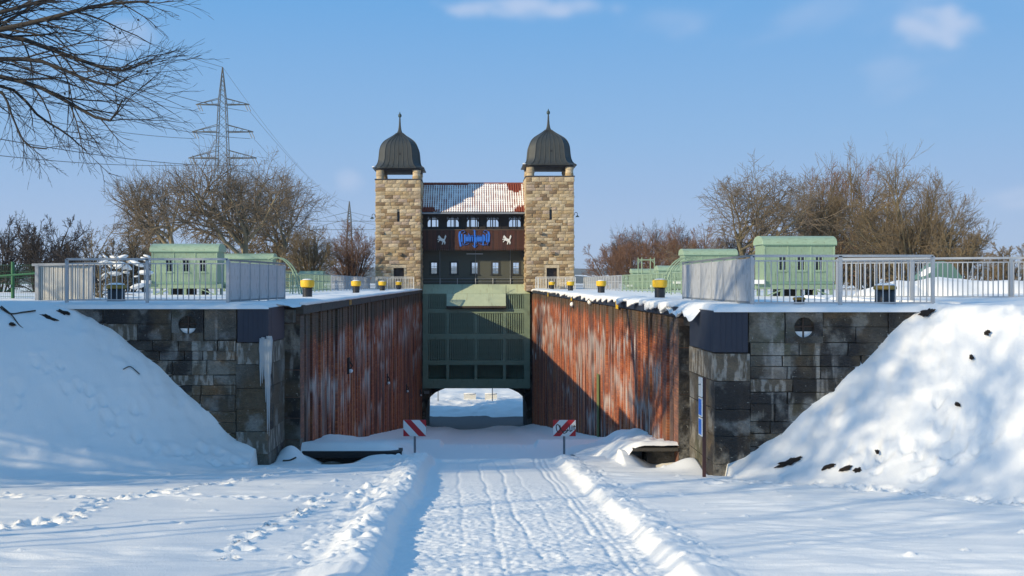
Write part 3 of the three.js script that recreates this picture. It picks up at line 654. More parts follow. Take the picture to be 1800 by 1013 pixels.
  const ringAt = (s, y) => { const a = half * s, b = hz * s, c = clip * Math.min(1, s * (1.25 - .25 * s)); return [[-a + c, b], [a - c, b], [a, b - c], [a, -b + c], [a - c, -b], [-a + c, -b], [-a, -b + c], [-a, b - c]].map(([p, q]) => [cx + p, ey + .14 + y, zc + q]); };
  const smooth = new THREE.CatmullRomCurve3(dome.map(([s, y]) => new THREE.Vector3(s, y, 0))).getPoints(44).map(p => [Math.max(.02, p.x), p.y]);
  const pos = [], uv = [];
  const quad = (a, b, c, d) => { for (const p of [a, b, c, a, c, d]) { pos.push(...p); uv.push((p[0] + p[2]) * .5, p[1] * .5); } };
  for (let i = 0; i < smooth.length - 1; i++) { const A = ringAt(...smooth[i]), B = ringAt(...smooth[i + 1]); for (let k = 0; k < 8; k++) quad(A[k], A[(k + 1) % 8], B[(k + 1) % 8], B[k]); }
  const bottom = ringAt(1, 0); for (let k = 1; k < 7; k++) { for (const p of [bottom[0], bottom[k + 1], bottom[k]]) { pos.push(...p); uv.push(p[0], p[2]); } }
  let g = new THREE.BufferGeometry(); g.setAttribute('position', new THREE.Float32BufferAttribute(pos, 3)); g.setAttribute('uv', new THREE.Float32BufferAttribute(uv, 2));
  g = toCreasedNormals(g, .5);
  const hood = part('hood', g, M.lead, t);
  const seam = (f) => { const pts = smooth.slice(0, 36).map(([s, y]) => f(s, y)); const gs = []; for (let i = 0; i < pts.length - 1; i += 2) gs.push(bar(pts[i], pts[Math.min(i + 2, pts.length - 1)], .028, 4)); part('seam', gs, M.lead, hood); };
  for (let k = 0; k <= 6; k++) { const f = -1 + k / 3; seam((s, y) => { const A = ringAt(s, y); return [lerp(A[0][0], A[1][0], (f + 1) / 2), A[0][1] + .01, A[0][2] + .01]; }); }
  for (const [i, j] of [[2, 3], [6, 7]]) for (let k = 0; k <= 4; k++) seam((s, y) => { const A = ringAt(s, y); return [A[i][0] + (i === 2 ? .01 : -.01), A[i][1] + .01, lerp(A[i][2], A[j][2], k / 4)]; });
  part('vent', box(cx + .05, cx + .23, ey + 1.33, ey + 1.53, zc + hz * .74 - .1, zc + hz * .74 + .10), M.black, hood);
  const tipY = ey + .14 + 4.75;
  const fin = part('finial', [new THREE.LatheGeometry([[0, -.2], [.05, -.12], [.05, 0], [.14, .10], [.165, .22], [.12, .34], [.05, .40], [.035, .52], [.0, .56]].map(p => new THREE.Vector2(...p)), 12).translate(cx, tipY + .05, zc)], M.patina, t);
  part('eave_snow', (() => { const s = new THREE.SphereGeometry(.12, 8, 5).scale(1.4, .5, 1.6); s.translate(x0 - .16, ey + .27, zF - .1); return s; })(), M.snowSmooth, hood);
  // goose-neck lamp on the outer flank
  const ls = cx < 0 ? -1 : 1, lx = cx < 0 ? x0 : x1, ly = Y(cx < 0 ? 378 : 375, 90.6);
  const lamp = part('lamp_bracket', pipe([[lx - ls * .1, ly - .35, zF - .25], [lx + ls * .06, ly - .1, zF - .25], [lx + ls * .10, ly + .05, zF - .25], [lx + ls * .24, ly + .1, zF - .25], [lx + ls * .33, ly - .02, zF - .25], [lx + ls * .33, ly - .15, zF - .25]], .025, 6, 20), M.black, t);
  part('lamp_shade', new THREE.ConeGeometry(.19, .2, 14, 1, true).translate(lx + ls * .33, ly - .22, zF - .25), M.patina, lamp);
  return t;
}
towerThing(X(660, 90.6), X(739, 90.6) + .02, Y(314.5, 90.6) - .1, 61, 'left sandstone tower with dark ogee hood', { x0: X(698, 90.6), x1: X(702.5, 90.6), y0: Y(390, 90.6), y1: Y(372, 90.6) }, X(701, 90.6));
towerThing(X(925, 90.6), X(1009, 90.6), Y(309, 90.6) - .1, 67, 'right sandstone tower with dark ogee hood', { x0: X(966, 90.6), x1: X(970.5, 90.6), y0: Y(386, 90.6), y1: Y(368, 90.6) }, X(970, 90.6));

// ------------------------------------------------------------------ house bridging the towers
{
  const x0 = X(739, 90.6) + .04, x1 = X(925, 90.6) - .02, mid = (x0 + x1) / 2, W = x1 - x0;
  const t = thing('gate_house', 'gate house with snow-covered red tiled roof spanning the two towers', 'house', [mid, .4, -94.5]);
  const zw = -93.6, grey = mat([.082, .086, .068], .8, { bumpMap: bumped(.4), bumpScale: .01 });
  // lower wall with five real window openings
  const wy0 = Y(481, 93.6), wy1 = Y(462, 93.6), us = [763, 798, 834.5, 871, 907], ww = .30;
  const cuts = us.map(u => X(u, 93.6));
  const wall = part('lower_wall', [box(x0, x1, .35, wy0, zw, zw - .3), box(x0, x1, wy1, 3.9, zw, zw - .3), ...[x0, ...cuts.map(c => c + ww)].map((a, i) => box(a, [...cuts.map(c => c - ww), x1][i], wy0, wy1, zw, zw - .3))], grey, t);
  const frame = mat([.03, .03, .028], .6), pane = new THREE.MeshPhysicalMaterial({ color: rgb(1, 1, 1), roughness: .02, transmission: 1, thickness: 0, ior: 1.5 });
  cuts.forEach((c, i) => {
    const wn = part('window', [box(c - ww - .12, c - ww + .05, wy0 - .1, wy1 + .12, zw + .03, zw - .05), box(c + ww - .05, c + ww + .12, wy0 - .1, wy1 + .12, zw + .03, zw - .05), box(c - ww + .05, c + ww - .05, wy1, wy1 + .12, zw + .03, zw - .05), box(c - ww - .2, c + ww + .2, wy0 - .16, wy0 - .101, zw + .08, zw - .05)], frame, t);
    for (const fx of [0]) part('glazing_bar', [box(c - .018, c + .018, wy0, wy1, zw - .14, zw - .17), box(c - ww + .05, c - .018, wy0 + .30, wy0 + .335, zw - .14, zw - .17), box(c + .018, c + ww - .05, wy0 + .30, wy0 + .335, zw - .14, zw - .17), box(c - ww + .05, c - .018, wy0 + .63, wy0 + .665, zw - .14, zw - .17), box(c + .018, c + ww - .05, wy0 + .63, wy0 + .665, zw - .14, zw - .17)], M.white, wn);
    part('pane', box(c - ww + .002, c + ww - .002, wy0 + .002, wy1 - .002, zw - .18, zw - .184), pane, wn);
  });
  // rear wall with matching windows, so that the sky shows through
  const zb = -97.2;
  part('rear_wall', [box(x0, x1, .35, wy0 - .1, zb, zb - .3), box(x0, x1, wy1 + .1, 5.55, zb, zb - .3), ...[x0, ...cuts.map(c => c * 1.035 + ww + .1)].map((a, i) => box(a, [...cuts.map(c => c * 1.035 - ww - .1), x1][i], wy0 - .1, wy1 + .1, zb, zb - .3))], grey, t);
  part('floor', box(x0, x1, .02, .35, zw - .02, zb - .28), M.darkJoint, t);
  // upper storey: dark timber with five glazed bays
  const uy0 = Y(401, 93), uy1 = Y(377, 93), zu = -93.0;
  const ux = [762, 796, 831, 866, 905].map(u => X(u, 93));
  const half = .58, wyA = uy0 + .12, wyB = uy1 - .22;
  part('upper_front', [box(x0, x1, uy0 - .15, wyA, zu, zu - .2), box(x0, x1, wyB, uy1 + .1, zu, zu - .2), ...[x0, ...ux.map(c => c + half)].map((a, i) => box(a, [...ux.map(c => c - half), x1][i], wyA, wyB, zu, zu - .2))], M.wood, t);
  part('upper_rear', [box(x0, x1, 5.55, wyA - .05, zb, zb - .25), box(x0, x1, wyB + .1, uy1 + .15, zb, zb - .25), ...[x0, ...ux.map(c => c * 1.045 + half)].map((a, i) => box(a, [...ux.map(c => c * 1.045 - half), x1][i], wyA - .05, wyB + .1, zb, zb - .25))], M.wood, t);
  ux.forEach((c, i) => {
    const wn = part('upper_window', [box(c - half, c - half + .06, wyA, wyB, zu - .06, zu - .14), box(c + half - .06, c + half, wyA, wyB, zu - .06, zu - .14), box(c - .22, c - .14, wyA, wyB, zu - .05, zu - .13), box(c + .20, c + .28, wyA, wyB, zu - .05, zu - .13), box(c - half + .06, c + half - .06, wyA + .62, wyA + .70, zu - .055, zu - .135)], M.wood, t);
    for (const s of [-1, 1]) part('strut', beam([c + s * (half + .0), wyB - .5, zu + .06], [c + s * (half - .32), wyB + .02, zu + .06], .07, .09), M.wood, wn);
    part('pane', box(c - half + .062, c + half - .062, wyA + .002, wyB - .002, zu - .142, zu - .146), pane, wn);
  });
  for (let k = 0; k < 14; k++) { const px = lerp(x0 + .1, x1 - .1, k / 13); part('post', box(px - .05, px + .05, uy0 - .12, uy1 + .08, zu + .07, zu + .003), M.wood, t); }
  // plank-clad gallery front with a cut, scalloped hem
  const py0 = Y(440.5, 92.4), py1 = Y(405, 92.4), zp = -92.4, n = 50, pw = W / n;
  const plankTone = [[.062, .020, .012], [.080, .028, .016], [.045, .016, .011], [.072, .022, .015]].map(c => mat(c, .75, { bumpMap: bumped(2), bumpScale: .008 }));
  const planks = [0, 1, 2].map(k => extrude([[-pw / 2 + .008, .16 + .02 * k], [-pw * .22, .02], [0, -.03], [pw * .22, .02], [pw / 2 - .008, .16 + .02 * k], [pw / 2 - .008, py1 - py0], [-pw / 2 + .008, py1 - py0]], .035));
  for (let k = 0; k < n; k++) { const m = setup(new THREE.Mesh(planks[k % 3], plankTone[(k * 7 + (k >> 2)) % 4])); m.name = 'plank'; m.position.set(x0 + (k + .5) * pw, py0, zp + .004 * (k % 3)).sub(offset(t)); t.add(m); }
  part('plank_backing', box(x0, x1, py0 + .3, py1 - .02, zp - .01, zp - .10), M.wood, t);
  part('gallery_rail', box(x0, x1, py1 + .003, py1 + .09, zp + .06, zp - .12), mat([.09, .055, .035], .7), t);
  part('gallery_floor', box(x0, x1, py0 + .5, py0 + .62, zp - .103, zu - .0), M.wood, t);
  part('gallery_soffit', box(x0, x1, py0 + .18, py0 + .24, zp - .103, zw - .25), M.wood, t);
  part('tube_light_fitting', box(X(820, 93.4), X(849, 93.4), Y(447.3, 93.4), Y(445.5, 93.4), zw + .16, zw + .002), M.galv, t);
  for (const u of [773, 836, 897]) part('drain_pipe', bar([X(u, 93.5), .4, zw + .07], [X(u, 93.5), 3.7, zw + .07], .03, 6), M.galvDark, t);
  // white rearing horses
  const horse = [[.05, .72], [.16, .86], [.2, .96], [.25, .88], [.36, .78], [.5, .62], [.72, .55], [.78, .60], [.82, .82], [.93, .98], [1.0, .82], [.93, .6], [.85, .47], [.84, .38], [.92, .22], [.87, .03], [.76, .02], [.79, .14], [.70, .26], [.64, .12], [.61, 0], [.5, 0], [.54, .14], [.57, .3], [.46, .34], [.36, .40], [.22, .34], [.12, .22], [.05, .26], [.14, .37], [.24, .46], [.14, .5], [.04, .46], [0, .54], [.12, .58], [.26, .62], [.22, .68], [.14, .66]].map(([x, y]) => [(x - .5) * .82, (y - .5) * .90]);
  for (const u of [776.5, 891]) { const g = extrude(horse, .05, .008); g.translate(X(u, 92.4), Y(421.3, 92.4), zp + .045); part('horse_emblem', g, M.horse, t); }
  // blue cut-out lettering in black letter
  const S = [];
  const st = (pts, w = .05) => { for (let i = 0; i < pts.length - 1; i++) S.push([pts[i], pts[i + 1], w]); };
  st([[.16, 1.0], [.05, .92], [.02, .72], [.04, .3], [.07, .02]], .07); st([[.16, 1.0], [.21, .88], [.14, .82]], .06); st([[.10, .78], [.11, .3], [.14, .14], [.20, .22], [.20, .74]], .055);
  const minim = (x, a = .26, b = .70) => st([[x - .018, b], [x, b - .08], [x, a + .08], [x + .022, a]], .045);
  minim(.25); minim(.29); st([[.25, .66], [.29, .70]], .04); minim(.335, .26, .82); st([[.31, .68], [.37, .70]], .035); minim(.38); st([[.38, .5], [.42, .6], [.40, .70]], .035); minim(.445); st([[.445, .66], [.475, .70]], .04);
  st([[.50, 1.02], [.515, .92], [.515, .06], [.50, -.04]], .055); minim(.56, .18, .68); st([[.50, .62], [.56, .70]], .04); st([[.46, .98], [.50, 1.02], [.55, .95]], .05);
  minim(.61); minim(.65); st([[.61, .3], [.65, .34]], .04); minim(.69); minim(.73); st([[.69, .28], [.73, .3]], .04); st([[.785, .74], [.785, .08]], .05); st([[.785, .7], [.83, .68], [.84, .36], [.79, .3]], .05);
  st([[.84, 1.0], [.95, .92], [.98, .72], [.96, .3], [.92, .08]], .07); st([[.84, 1.0], [.79, .88], [.86, .82]], .06); st([[.90, .78], [.90, .28], [.94, .2]], .055);
  st([[.12, .1], [.24, .12], [.34, .2]], .03); st([[.64, .2], [.78, .1], [.9, .12]], .03); st([[.44, .1], [.52, -.06], [.6, .1]], .035);
  const lx0 = X(806, 92.4), lw = X(861, 92.4) - lx0, ly0 = Y(434, 92.4), lh = Y(405, 92.4) - ly0;
  part('lettering', S.map(([a, b, w], i) => beam([lx0 + a[0] * lw, ly0 + a[1] * lh, zp + .07 + .001 * (i % 7)], [lx0 + b[0] * lw, ly0 + b[1] * lh, zp + .07 + .001 * (i % 7)], w * 2.3, .03)), M.blue, t);
  // tiled roof: rows of pantiles, built as one rippled, stepped surface
  const eaveY = Y(375, 91.75), eaveZ = -91.75, ridgeY = Y(325, 95.1), ridgeZ = -95.1, cols = 44, rows = 15;
  const along = new THREE.Vector3(0, ridgeY - eaveY, ridgeZ - eaveZ), L = along.length(), nrm = new THREE.Vector3(0, -along.z, along.y).normalize(); along.normalize();
  const us2 = [], vs2 = []; for (let i = 0; i <= cols * 8; i++) us2.push(i / (cols * 8)); for (let j = 0; j < rows; j++) vs2.push([j / rows, .055], [(j + .96) / rows, .0]); vs2.push([1, 0]);
  const roofGrid = (height) => { const nx = us2.length, p = [], uv = [], idx = []; vs2.forEach(([v, hgt], j) => us2.forEach((u, i) => { const h = height(u, v, hgt), q = along.clone().multiplyScalar(v * L).addScaledVector(nrm, h); p.push(x0 - .03 + u * (W + .06), eaveY + q.y, eaveZ + q.z); uv.push(u * W, v * L); })); for (let j = 0; j < vs2.length - 1; j++) for (let i = 0; i < nx - 1; i++) { const a = j * nx + i; idx.push(a, a + 1, a + nx + 1, a, a + nx + 1, a + nx); } const g = new THREE.BufferGeometry(); g.setAttribute('position', new THREE.Float32BufferAttribute(p, 3)); g.setAttribute('uv', new THREE.Float32BufferAttribute(uv, 2)); g.setIndex(idx); g.computeVertexNormals(); return g; };
  const wave = u => { const f = (u * cols) % 1; return .085 * Math.pow(Math.abs(Math.sin(f * Math.PI)), .8); };
  const tile = mat([.30, .062, .028], .7, { map: tex(256, 256, (x, y) => { const n = fbm(x / 9, y / 9, 4), k = hash2(Math.floor(x / 5.8), Math.floor(y / 17)); return mixc([.45, .42, .42], [1, 1, 1], n * .5 + k * .5); }) });
  const rf = part('roof_tiles', roofGrid((u, v, hgt) => .06 + hgt + wave(u)), tile, t); rf.userData.kind = 'stuff';
  // snow lies in the troughs of the tiles except where the sun or wind has bared them
  part('roof_snow', roofGrid((u, v, hgt) => {
    const e = fbm(u * 22, v * 10 + 3, 4) - .5;
    const bare = Math.max(sstep(.06, .0, Math.hypot((u - .89) * 1.1, (v - .93) * .45) - .035 + e * .12), sstep(.06, .0, Math.hypot((u - .05) * .7, (v - .02) * .7) - .045 + e * .12), sstep(.06, .0, Math.hypot((u - .95) * 1.3, (v - .10) * .6) - .035 + e * .12), sstep(.02, 0, Math.abs(v - 1) + (u > .45 ? .3 : 0) - .01 + e * .05) * .6);
    return .06 + hgt * .8 + wave(u) * .45 + .046 - .17 * bare + .02 * e;
  }), M.snowSmooth, rf);
  part('roof_underlay', (() => { const g = new THREE.BoxGeometry(W + .04, .06, L); g.rotateX(Math.atan2(ridgeY - eaveY, eaveZ - ridgeZ)); g.translate(mid, (eaveY + ridgeY) / 2 - .0, (eaveZ + ridgeZ) / 2); return g; })(), M.wood, t);
  part('rear_roof', (() => { const g = new THREE.BoxGeometry(W + .04, .06, L); g.rotateX(-Math.atan2(ridgeY - eaveY, eaveZ - ridgeZ)); g.translate(mid, (eaveY + ridgeY) / 2, ridgeZ - (eaveZ - ridgeZ) / 2); return g; })(), tile, t);
  for (let k = 0; k < 30; k++) part('ridge_tile', new THREE.CylinderGeometry(.10, .115, W / 30 - .01, 8, 1, false, 0, Math.PI * 2).rotateZ(Math.PI / 2).translate(x0 + (k + .5) * W / 30, ridgeY + .11, ridgeZ), tile, t);
  part('gutter', new THREE.CylinderGeometry(.07, .07, W, 8).rotateZ(Math.PI / 2).translate(mid, eaveY + .0, eaveZ + .06), M.galv, t);
  part('eave_board', box(x0, x1, eaveY - .16, eaveY - .02, eaveZ - .02, eaveZ - .06), M.wood, t);
  // walkway above the gate with a thin rail
  const rail = part('walkway', box(x0, x1, .36, .40, zw + .003, zw + .13), M.galvDark, t);
  part('walkway_rail', [bar([x0, 1.0, zw + .11], [x1, 1.0, zw + .11], .025), bar([x0, .72, zw + .11], [x1, .72, zw + .11], .02)], M.galvDark, rail);
  for (const u of [773.5, 804, 836, 866.5, 897.5]) part('rail_post', bar([X(u, 93.4), .34, zw + .11], [X(u, 93.4), 1.06, zw + .11], .035), M.galv, rail);
}

// ------------------------------------------------------------------ lift gate
{
  const d = 92.4, x0 = X(743, d), x1 = X(931.5, d), z = -d;
  const t = thing('lift_gate', 'raised green steel lift gate with rows of vertical slats', 'gate', [(x0 + x1) / 2, Y(683, d), z]);
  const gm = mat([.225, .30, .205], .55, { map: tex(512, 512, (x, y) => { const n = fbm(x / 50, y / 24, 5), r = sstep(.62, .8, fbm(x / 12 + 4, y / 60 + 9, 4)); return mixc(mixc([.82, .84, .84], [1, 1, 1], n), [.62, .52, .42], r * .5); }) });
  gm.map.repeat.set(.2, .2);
  const pale = mat([.48, .55, .38], .5, { map: gm.map });  // lighter copy of the gate paint; sunlit brightness put into the colour
  const yy = v => Y(v, d), xx = u => X(u, d);
  part('side_frame', box(x0, xx(753), yy(683), yy(517), z, z - 1.745), gm, t);
  part('side_frame', box(xx(921), x1, yy(683), yy(517), z, z - 1.745), gm, t);
  for (const [a, b] of [[543, 551], [587, 597], [634, 642], [667, 683]]) part('cross_beam', box(xx(753), xx(921), yy(b), yy(a), z - .003, z - 1.745), gm, t);
  part('top_beam', box(xx(753), xx(921), yy(518), yy(516), z - .003, z - 1.742), gm, t);
  // sloping apron at the head
  const slope = (u0, u1, v0, v1, zb0, zb1) => { const g = new THREE.BufferGeometry(), p = [[xx(u0), yy(v1), z + zb1], [xx(u1), yy(v1), z + zb1], [xx(u1), yy(v0), z + zb0], [xx(u0), yy(v0), z + zb0]]; const f = []; for (const i of [0, 1, 2, 0, 2, 3]) f.push(...p[i]); for (const i of [0, 2, 1, 0, 3, 2]) f.push(p[i][0], p[i][1] - .05, p[i][2] - .05); g.setAttribute('position', new THREE.Float32BufferAttribute(f, 3)); g.computeVertexNormals(); return metreUV(g); };
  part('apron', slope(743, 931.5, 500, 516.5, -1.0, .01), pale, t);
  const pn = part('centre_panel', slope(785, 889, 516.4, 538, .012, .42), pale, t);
  part('panel_ledge', box(xx(785), xx(889), yy(541.5), yy(538), z + .45, z - .05), mat([.05, .035, .025], .8), pn);
  part('panel_seam', box(xx(889.2), xx(890), yy(538), yy(501), z + .02, z - .02), M.black, pn);
  for (const u of [799.5, 821.5, 849.5, 871.5]) part('bolt', new THREE.SphereGeometry(.045, 8, 6).translate(xx(u), yy(510), z - .58), M.black, pn);
  const groups = [[753, 784.5, 8], [789.5, 834, 11], [839, 884, 11], [889.5, 921, 8]];
  const slatGeo = {};
  for (const [row, v0, v1] of [[0, 518, 543], [1, 551, 587], [2, 597, 634]]) for (let k = 0; k < 4; k++) {
    if (row === 0 && (k === 1 || k === 2)) continue;
    const [a, b, n] = groups[k], pitch = (xx(b) - xx(a)) / n, h = yy(v0) - yy(v1);
    const g = slatGeo[row] ??= box(-.058, .058, 0, h, -.24, 0);
    for (let i = 0; i < n; i++) { const m = setup(new THREE.Mesh(g, gm)); m.name = 'slat'; m.position.set(xx(a) + (i + .5) * pitch, yy(v1), z - .05).sub(offset(t)); t.add(m); }
  }
  for (const [v0, v1] of [[551, 587], [597, 634], [642, 667]]) for (const [a, b] of [[784.5, 789.5], [834, 839], [884, 889.5]]) part('mullion', box(xx(a), xx(b), yy(v1), yy(v0), z - .006, z - 1.742), gm, t);
  part('skin_plate', box(x0 + .02, x1 - .02, yy(682), -.3, z - 1.75, z - 1.8), gm, t);
  for (let k = 0; k < 44; k++) { const u = lerp(755, 919, k / 43); part('rib', box(xx(u) - .02, xx(u) + .02, yy(666.5), yy(642.5), z - .84, z - .899), M.greenDeep, t); }
}
// portal below and behind the gate
{
  const zf = -95.0, t = thing('gate_portal', 'dark masonry portal with a flat arch under the lift gate', 'archway', [.23, -13.6, -98]);
  const d = 95, y = v => Y(v, d), x = u => X(u, d);
  const arch = [[x(748), -14], [x(749), y(718)], [x(752), y(706)], [x(757), y(697.5)], [x(766), y(690)], [x(776), y(685.5)], [x(786), y(681.5)], [x(890), y(681.5)], [x(901), y(685.5)], [x(911), y(690.5)], [x(920), y(698)], [x(925), y(708)], [x(926.5), y(720)], [x(927), -14]];
  const g = extrude([[XL - .8, -14.2], ...arch.map(p => [p[0], Math.max(p[1], -14.2)]), [XR + .8, -14.2], [XR + .8, .0], [XL - .8, .0]], 8.5);
  g.translate(0, 0, zf - 8.5); metreUV(g);
  part('vault', g, M.dark[4], t);
  part('plate', box(X(745.5, 94.9), X(754.5, 94.9), Y(693, 94.9), Y(687.5, 94.9), zf + .03, zf + .002), M.galv, t);
  structure('paving', sheet([XL, XR], [90.5, 111], () => -13.45), M.paving);
}
// things standing on the frozen basin beyond
for (const [u, w, lab] of [[812, 22, 'left'], [864, 26, 'right']]) {
  const d = 121, t = thing('snowy_barrier', `white snow-plastered board beyond the archway, ${lab} of the two`, 'barrier', [X(u + (lab === 'left' ? 14 : -1), d), -13.3, -d], 'white boards beyond the archway');
  local('board', box(-.72, .72, .05, .85, -.06, .06), M.white, t); local('snow_cap', new THREE.SphereGeometry(.5, 10, 6).scale(1.5, .2, .5).translate(0, .86, 0), M.snowSmooth, t);
}
for (const [u, h, s] of [[770, 1.2, 'left'], [865.5, 1.6, 'right']]) single('marker_pole', bar([X(u, 118), -13.4, -118], [X(u, 118), -13.3 + h + .6, -118], .06), M.galvDark, `thin dark marker pole seen through the archway, on the ${s}`, 'pole');

// ------------------------------------------------------------------ railings
function barRailing(x0, d0, x1, d1, baseY, h, label, opt = {}) {
  const t = thing('railing', label, 'railing', [(x0 + x1) / 2, baseY, -(d0 + d1) / 2], opt.group ?? 'grey bar railings'), m = opt.mat ?? M.galv;
  const P = (s, y) => [lerp(x0, x1, s), y, -lerp(d0, d1, s)], len = Math.hypot(x1 - x0, d1 - d0), r = opt.r ?? .013;
  part('top_rail', beam(P(0, baseY + h), P(1, baseY + h), .055, .055), m, t);
  part('upper_rail', beam(P(0, baseY + h - .11), P(1, baseY + h - .11), .03, .03), m, t);
  part('lower_rail', beam(P(0, baseY + .10), P(1, baseY + .10), .03, .035), m, t);
  for (const s of opt.posts ?? [0, .5, 1]) part('post', beam(P(s, baseY - .1), P(s, baseY + h), .075, .055), m, t);
  const n = Math.round(len / (opt.pitch ?? .14)), list = [];
  const g = bar([0, 0, 0], [0, h - .21, 0], r, 6);
  for (let i = 1; i < n; i++) { const p = P(i / n, baseY + .10); if (opt.join) list.push(bar(p, [p[0], p[1] + h - .21, p[2]], r, 4)); else { const b = setup(new THREE.Mesh(g, m)); b.name = 'bar'; b.position.set(...p).sub(offset(t)); t.add(b); } }
  if (opt.join) part('bars', list, m, t).userData.kind = 'stuff';
  return t;
}
barRailing(X(117, 25.6), 25.6, X(400, 25.6), 25.6, .08, 1.12, 'grey bar railing along the top of the left wing wall');
barRailing(X(1323, 22.95), 22.95, X(1640, 22.95), 22.95, .06, 1.15, 'grey bar railing along the top of the right wing wall', { posts: [0, .487, 1] });
barRailing(10.0, 28.2, 18.0, 25.2, .14, 1.12, 'grey bar railing running back along the top of the sunlit bank', { posts: [0, .22, .5, .8, 1], pitch: .12, r: .016 });
function panelRailing(x0, d0, x1, d1, h, label) {
  const t = thing('panel_railing', label, 'railing', [(x0 + x1) / 2, .08, -(d0 + d1) / 2], 'sheet metal panel railings');
  const P = (s, y) => [lerp(x0, x1, s), y, -lerp(d0, d1, s)], n = 6;
  const sheetMat = mat([.56, .57, .58], .5, { metalness: .25, map: tex(256, 256, (x, y) => { const k = fbm(x / 6, y / 90, 4), q = sstep(.55, .75, fbm(x / 14 + 8, y / 50 + 3, 4)); return mixc(mixc([.72, .74, .78], [1, 1, 1], k), [.55, .54, .52], q * .6); }) });
  for (let i = 0; i < n; i++) part('panel', beam(P(i / n + .003, .08 + h * .52), P((i + 1) / n - .003, .08 + h * .52), .02, h * .86), sheetMat, t);
  part('cap_rail', beam(P(0, .08 + h), P(1, .08 + h), .07, .05), M.galvDark, t);
  part('base_rail', beam(P(0, .08 + h * .07), P(1, .08 + h * .07), .04, .05), M.galvDark, t);
  for (let i = 0; i <= n; i++) part('post', beam(P(i / n, -.02), P(i / n, .08 + h * .99), .05, .05), M.galv, t);
}
panelRailing(X(402, 25.7), 25.75, X(500, 30.6), 30.6, 1.10, 'grey sheet metal panel railing receding from the left wing wall corner');
panelRailing(X(1321, 23.1), 23.1, X(1201, 31.4), 31.4, 1.14, 'grey sheet metal panel railing receding from the right wing wall corner');
{ // pale corrugated panel at the far left
  const x0 = X(63, 29), x1 = X(163, 29), t = thing('corrugated_panel', 'pale corrugated metal screen left of the bar railing', 'screen', [(x0 + x1) / 2, .05, -29]);
  const n = 26, w = (x1 - x0) / n, pale = mat([.66, .63, .56], .6);
  for (let i = 0; i < n; i++) part('rib', box(x0 + i * w + .008, x0 + (i + 1) * w - .008, .08, 1.08, -29 + (i & 1 ? .012 : .0), -29.03), pale, t);
  part('backing', box(x0, x1, .1, 1.05, -29.031, -29.04), M.galvDark, t);
  part('cap_rail', beam([x0 - .1, 1.12, -29], [x1 + .35, 1.15, -28.9], .1, .07), M.galv, t);
  part('post', beam([x0 + .05, -.05, -28.96], [x0 + .05, 1.1, -28.96], .10, .08), M.galv, t);
  part('post', beam([x1 - .02, -.05, -28.96], [x1 - .02, 1.1, -28.96], .06, .06), M.galv, t);
}
// rails beside the chamber: green near the valve houses, grey towards the towers
function longRailing(x, d0, d1, m, label, cross) {
  const t = thing('lock_side_railing', label, 'railing', [x, .05, -(d0 + d1) / 2], 'railings beside the chamber'), b = .06, h = 1.05;
  for (const y of [b + h, b + h * .62, b + h * .12]) part('rail', bar([x, y, -d0], [x, y, -d1], .028, 6), m, t);
  const posts = Math.round((d1 - d0) / 1.6); for (let i = 0; i <= posts; i++) { const d = lerp(d0, d1, i / posts); part('post', bar([x, b - .1, -d], [x, b + h, -d], .035, 6), m, t); }
  if (cross) { const l = []; for (let d = d0 + .2; d < d1; d += .26) l.push(bar([x, b + h * .12, -d], [x, b + h, -d], .012, 4)); part('bars', l, m, t).userData.kind = 'stuff'; }
}
longRailing(-9.3, 42, 66, M.greenLight, 'pale green railing left of the chamber, near the green valve houses', true);
longRailing(-9.3, 66.5, 90.8, M.galv, 'grey railing left of the chamber, leading to the left tower', true);
longRailing(9.7, 40, 67, M.greenLight, 'pale green railing right of the chamber, near the green valve houses', true);
longRailing(9.7, 67.5, 90.8, M.galv, 'grey railing right of the chamber, leading to the right tower', true);
barRailing(X(661, 89.5), 89.5, X(727, 89.5), 89.5, .05, 1.08, 'white railing in front of the left tower door', { join: true, mat: M.white, r: .022, posts: [0, .3, 1], group: 'railings at the tower doors' });
barRailing(X(942, 89.5), 89.5, X(1011, 89.5), 89.5, .05, 1.08, 'white railing in front of the right tower door', { join: true, mat: M.white, r: .022, posts: [0, .06, .76, 1], group: 'railings at the tower doors' });

// ------------------------------------------------------------------ bollards
const bollardProto = (() => {
  const t = thing('mooring_bollard', 'x', 'bollard', [0, 0, 0], 'yellow-topped mooring bollards');
  local('shaft', new THREE.LatheGeometry([[.0, 0], [.215, 0], [.20, .05], [.205, .36], [.225, .42], [0, .42]].map(p => new THREE.Vector2(...p)), 20), M.bollard, t);
  local('cap', new THREE.LatheGeometry([[0, .421], [.245, .421], [.285, .47], [.295, .69], [.275, .725], [0, .74]].map(p => new THREE.Vector2(...p)), 20), M.yellow, t);
  local('snow', new THREE.SphereGeometry(.21, 12, 6, 0, Math.PI * 2, 0, Math.PI / 2).scale(1, .22, 1).translate(0, .735, 0), M.snowSmooth, t);
  return t;
})();
{
  const rank = ['nearest', 'second nearest', 'third nearest', 'farthest'];
  let first = true;
  for (const [side, x, ds] of [['left', -6.35, [38.9, 54.9, 70.5, 85.9]], ['right', 6.7, [37.0, 54.1, 71.4, 88.7]]]) ds.forEach((d, i) => {
    const lab = `yellow-topped black bollard on the ${side} lock side, ${rank[i]} of that row`;
    const b = first ? bollardProto : copyOf(bollardProto, lab); if (first) { b.userData.label = lab; first = false; }
    b.position.set(x, .05, -d); b.scale.setScalar(.92);
  });
}
